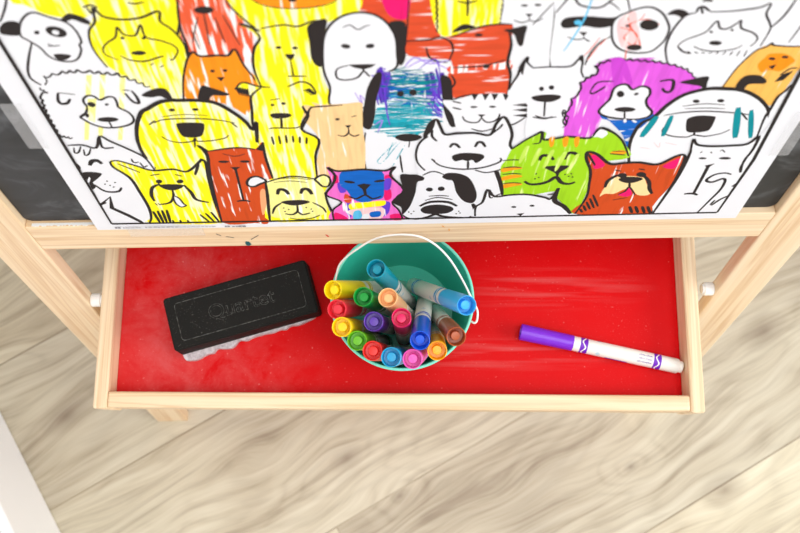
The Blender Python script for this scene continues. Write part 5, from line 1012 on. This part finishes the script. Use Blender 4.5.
('f','tan',1,'13.87 3.59 14.05 4.99 14.3 5.74 14.9 6.01 15.72 5.98 16.61 5.66 16.49 5.51 17.24 3.79 16.43 3.66 15.8 4.56 15.27 4.33 14.78 3.87 14.18 3.9'),
('f','ink',1,'15.17 6.09 15.16 5.92 15.03 5.82 14.85 5.82 14.68 5.94 14.58 6.11 14.6 6.29 14.73 6.39 14.91 6.38 15.08 6.27'),
('f','ink',1,'16.41 6.17 16.39 5.99 16.25 5.89 16.05 5.9 15.86 6.01 15.75 6.19 15.77 6.36 15.91 6.46 16.11 6.46 16.3 6.34'),
('f','ink',1,'14.72 5.63 15 5.92 15.9 5.89 16.32 5.64 15.96 5.29 15.5 5.15 15.05 5.32'),
('s','ink',0.189,1,'14.02 4.68 14.04 5.45 14.41 6.03 14.7 6.17'),
('s','ink',0.194,1,'16.16 6.18 16.77 5.35 17.05 4.42 17.38 3.78'),
('s','ink',0.116,1,'15.54 5.18 15.67 4.63'),
('f','magenta',1,'15.08 3.77 15.42 4.01 15.63 4.57 16.01 3.83 15.79 3.49 15.44 3.53'),
('s','ink',0.099,1,'15.08 3.77 15.47 4.17 15.65 4.69 16.26 3.66'),
('s','ink',0.061,1,'14.86 3.07 15.82 3.36'),
('s','ink',0.065,1,'14.25 6.77 14.69 6.61'),
('s','ink',0.065,1,'15.76 6.86 16.2 6.7'),
('s','ink',0.168,1,'16.21 2.2 16.6 1.28'),
('s','ink',0.168,1,'16.63 2.19 17.02 1.26'),
('s','ink',0.169,1,'17.09 2.17 17.48 1.24'),
('s','ink',0.169,1,'17.47 2.16 17.87 1.23'),
('s','ink',0.136,1,'12.83 1.99 13.06 1.48'),
('s','ink',0.135,1,'12.97 2.45 13.3 1.67'),
('s','ink',0.134,1,'13.11 2.91 13.55 1.87'),
('s','ink',0.132,1,'13.25 3.36 13.79 2.06'),
('s','ink',0.132,1,'13.39 3.8 14.03 2.25'),
('f','white',1,'18.07 1.29 18.51 5.29 18.63 7.47 18.54 8.72 18.33 9.97 18.8 9.43 20.23 9.2 21.88 9.41 22.34 10.17 22.64 11.78 22.81 1.11'),
('s','ink',0.17,1,'18.08 1.22 18.51 5.29 18.59 7.62 18.55 8.85'),
('s','ink',0.149,1,'18.54 8.72 18.36 10.02 18.74 9.43 19.6 9.22 20.83 9.23 21.86 9.38 22.28 10.17 22.4 8.72 22.28 7.49 22.52 6.19'),
('f','ink',1,'19.79 7.91 19.76 7.85 19.64 7.81 19.48 7.82 19.34 7.86 19.28 7.93 19.31 7.99 19.42 8.03 19.58 8.02 19.72 7.98'),
('f','ink',1,'21.35 7.86 21.3 7.78 21.13 7.73 20.89 7.74 20.68 7.8 20.58 7.88 20.63 7.96 20.8 8.01 21.04 8 21.25 7.94'),
('f','ink',1,'19.95 8.54 19.96 8.49 19.93 8.46 19.9 8.46 19.85 8.49 19.83 8.54 19.82 8.59 19.85 8.62 19.89 8.62 19.93 8.59'),
('s','ink',0.062,1,'20.4 8.66 20.51 8.79 20.76 8.51'),
('s','ink',0.062,1,'19.2 8.51 19.3 8.69'),
('f','ink',0,'19.91 7.09 20.51 7.3 20.3 6.96 20.3 3.68 20.1 3.69 20.06 6.92'),
('s','ink',0.162,1,'19.56 3.68 20.12 3.72 20.52 3.51'),
('s','ink',0.146,1,'21.99 5.98 21.52 6.17 20.92 6.01 20.58 5.52 20.64 5.22 21.04 5.11 21.58 5.49 21.84 5.18 21.86 4.1 21.58 2.83 21.21 1.18'),
('s','ink',0.125,1,'21.89 2.1 22.25 2.87 22.75 3.43'),
('s','ink',0.105,1,'21.78 2.17 21.92 2.82'),
('f','ink',0,'22.46 4.54 22.69 4.99 22.75 4.44'),
('s','ink',0.113,1,'22.48 6.2 22.31 6.92 22.34 8.46'),
('s','ink',0.148,0,'-19.78 26.13 -19.9 19.71 -19.92 12 -20.05 1.13'),
('s','ink',0.141,0,'-20.05 1.13 0.31 1.06 22.6 1.13'),
('s','ink',0.166,0,'22.6 1.13 22.85 7.61 22.43 15.84 22.07 23.97'),
('s','fine',0.198,0,'-20 0.56 -19.84 0.55'),
('s','fine',0.198,0,'-19.8 0.55 -19.61 0.55'),
('s','fine',0.099,0,'-19.43 0.54 -19.31 0.53'),
('s','fine',0.099,0,'-19.26 0.53 -18.95 0.53'),
('s','fine',0.098,0,'-18.88 0.53 -18.61 0.52'),
('s','fine',0.099,0,'-18.56 0.52 -18.34 0.52'),
('s','fine',0.098,0,'-18.29 0.52 -18.15 0.51'),
('s','fine',0.121,0,'-17.85 0.56 -17.7 0.56'),
('s','fine',0.12,0,'-17.62 0.56 -17.34 0.56'),
('s','fine',0.12,0,'-17.26 0.55 -16.98 0.55'),
('s','fine',0.12,0,'-16.94 0.55 -16.77 0.55'),
('s','fine',0.12,0,'-16.7 0.55 -16.44 0.54'),
('s','fine',0.119,0,'-16.36 0.54 -16.06 0.54'),
('s','fine',0.119,0,'-16.02 0.54 -15.79 0.53'),
('s','fine',0.12,0,'-15.72 0.53 -15.5 0.53'),
('s','fine',0.065,0,'-15.51 0.53 -15.3 0.53'),
('s','fine',0.065,0,'-15.26 0.53 -14.95 0.52'),
('s','fine',0.065,0,'-14.88 0.52 -14.65 0.52'),
('s','fine',0.065,0,'-14.6 0.52 -14.3 0.52'),
('s','fine',0.065,0,'-14.24 0.51 -13.94 0.51'),
('s','fine',0.065,0,'-13.86 0.51 -13.65 0.51'),
('s','fine',0.065,0,'-13.59 0.51 -13.36 0.5'),
('s','fine',0.065,0,'-13.3 0.5 -13.16 0.5'),
('s','fine',0.065,0,'-13.11 0.5 -12.83 0.5'),
('s','fine',0.173,0,'-12.17 0.46 -12.05 0.46'),
('s','fine',0.173,0,'-11.99 0.46 -11.82 0.46'),
('s','fine',0.108,0,'-11.67 0.45 -11.47 0.44'),
('s','fine',0.108,0,'-11.41 0.44 -11.09 0.44'),
('s','fine',0.183,0,'-11.17 0.46 -10.98 0.45'),
('s','fine',0.183,0,'-10.93 0.45 -10.69 0.44')]
bm = bmesh.new(); PL, PR, PTOP = -21.35, 24.22, 38.0
prism([(PL/100, .0021), (PR/100, .0021), (PR/100, PTOP/100), (PL/100, PTOP/100)], -.00015, 0, bm, 0)
FL, FR, FT = -20.2, 22.9, 34.6                                      # printed area
def clip(poly):
    for ax, lim, sgn in ((0, PL, 1), (0, PR, -1), (1, FT, -1), (1, .21, 1)):
        out = []
        for i in range(len(poly)):
            a, b = poly[i-1], poly[i]; ia, ib = (a[ax]-lim)*sgn >= 0, (b[ax]-lim)*sgn >= 0
            if ia != ib:
                t_ = (lim-a[ax])/(b[ax]-a[ax]); out.append((a[0]+(b[0]-a[0])*t_, a[1]+(b[1]-a[1])*t_))
            if ib: out.append(b)
        poly = out
        if len(poly) < 3: return []
    return poly
for i, op in enumerate(DRAW):
    z = (i+1)*1.2e-6; mi = names.index(op[1])+1
    q = [float(v) for v in op[-1].split()]; P = list(zip(q[::2], q[1::2]))
    if op[0] == 'f':
        if op[2]: P = catmull(P, True, 4)
        P = clip([p for k, p in enumerate(P) if abs(p[0]-P[k-1][0])+abs(p[1]-P[k-1][1]) > 1e-4])
        if len(P) < 3: continue
        vs = [bm.verts.new((x/100, y/100, z)) for x, y in P]
        for a, b, c in geometry.tessellate_polygon([[Vector((x, y, 0)) for x, y in P]]):
            try: f = bm.faces.new((vs[a], vs[b], vs[c]))
            except ValueError: continue
            f.normal_update()
            if f.normal.z < 0: f.normal_flip()
            f.material_index = mi
    else:
        w = (max(op[2]*1.45, .125 if op[2] > .062 else .08) if op[1] == 'ink' else op[2])/2
        closed = abs(P[0][0]-P[-1][0])+abs(P[0][1]-P[-1][1]) < 1e-6
        if op[3]: P = catmull(P[:-1], True, 4)+[P[0]] if closed else catmull(P, False, 4)
        A, B = [], []
        P = [(min(max(x, PL+.1), PR-.1), min(max(y, .25), FT)) for x, y in P]
        n = len(P)
        for k in range(n):
            p0 = P[max(k-1, 0)]; p1 = P[min(k+1, n-1)]
            if closed and k in (0, n-1): p0, p1 = P[n-2], P[1]
            dx, dy = p1[0]-p0[0], p1[1]-p0[1]; l = math.hypot(dx, dy) or 1e-6
            ww = w*(1 if closed or n < 4 else (.62+.38*min(1, 3.2*min(k, n-1-k)/(n-1))))
            nx, ny = -dy/l*ww, dx/l*ww
            A.append(bm.verts.new(((P[k][0]+nx)/100, (P[k][1]+ny)/100, z))); B.append(bm.verts.new(((P[k][0]-nx)/100, (P[k][1]-ny)/100, z)))
        for k in range(n-1):
            f = bm.faces.new((A[k], B[k], B[k+1], A[k+1])); f.normal_update()
            if f.normal.z < 0: f.normal_flip()
            f.material_index = mi
page = obj('coloring_page', bm, mats, None, MP)
tag(page, 'large sheet of cartoon cats and dogs, partly colored in, taped over the chalkboard', 'coloring page')
TAPE = tape_mat(.15); TAPE2 = tape_mat(.14)
def strip(P, label, z0, TAPE):
    b = prism([(x/100, y/100) for x, y in P], 0, .00004)
    # tilt towards the board beyond the paper's edge
    o = obj('tape_strip', b, TAPE, None, MP @ Matrix.Translation((0, 0, z0)))
    tag(o, label, 'tape', 'clear tape strips on the sheet edges')
strip([(-22.15, 10.4), (-20.9, 10.4), (-20.9, 14.75), (-22.15, 14.75)], 'clear tape strip holding the left edge of the coloring sheet', .0009, TAPE)
strip([(23.6, 8.1), (24.85, 8.1), (24.85, 12.6), (23.6, 12.6)], 'clear tape strip holding the right edge of the coloring sheet', .0009, TAPE)
strip([(-19.2, -.7), (-13.8, -.7), (-13.8, .9), (-19.2, .9)], 'clear tape strip fixing the bottom edge of the coloring sheet to the wooden rail', .0009, TAPE2)

# ------------------------------------------------------------------ light, camera
w = bpy.data.worlds.new('World'); bpy.context.scene.world = w; w.use_nodes = True
bg = w.node_tree.nodes['Background']; bg.inputs[0].default_value = (.93, .96, 1, 1); bg.inputs[1].default_value = .5
def area(name, loc, target, sx, sy, power, color=(1, 1, 1)):
    l = bpy.data.lights.new(name, 'AREA'); l.shape = 'RECTANGLE'; l.size = sx; l.size_y = sy; l.energy = power; l.color = color
    o = bpy.data.objects.new(name, l); C.objects.link(o); o.location = loc
    o.rotation_euler = (Vector(target)-Vector(loc)).to_track_quat('-Z', 'Y').to_euler(); return o
area('window_light', (2.2, -.35, 1.25), (-.2, -.05, .25), 1.5, 1.5, 62, (1, .985, .955))
area('overhead_fill', (.35, -.35, 2.5), (.1, .05, 0), 1.8, 1.4, 40, (1, .99, .97))  # fill lamp added overhead to brighten tray, bucket and floor; no fixture there
cam = bpy.data.cameras.new('Camera'); co = bpy.data.objects.new('Camera', cam); C.objects.link(co)
co.matrix_world = frame(W(*G['cam']), V('r'), V('u'), -V('f'))
cam.sensor_width = 36; cam.sensor_fit = 'HORIZONTAL'; cam.lens = G['focal']/800*36; cam.clip_start = .02
cam.dof.use_dof = True; cam.dof.focus_distance = .645; cam.dof.aperture_fstop = 8.5
sc = bpy.context.scene; sc.camera = co
sc.view_settings.view_transform = 'Standard'; sc.view_settings.look = 'None'; sc.view_settings.gamma = 1; sc.view_settings.use_curve_mapping = False
sc.view_settings.exposure = -.4
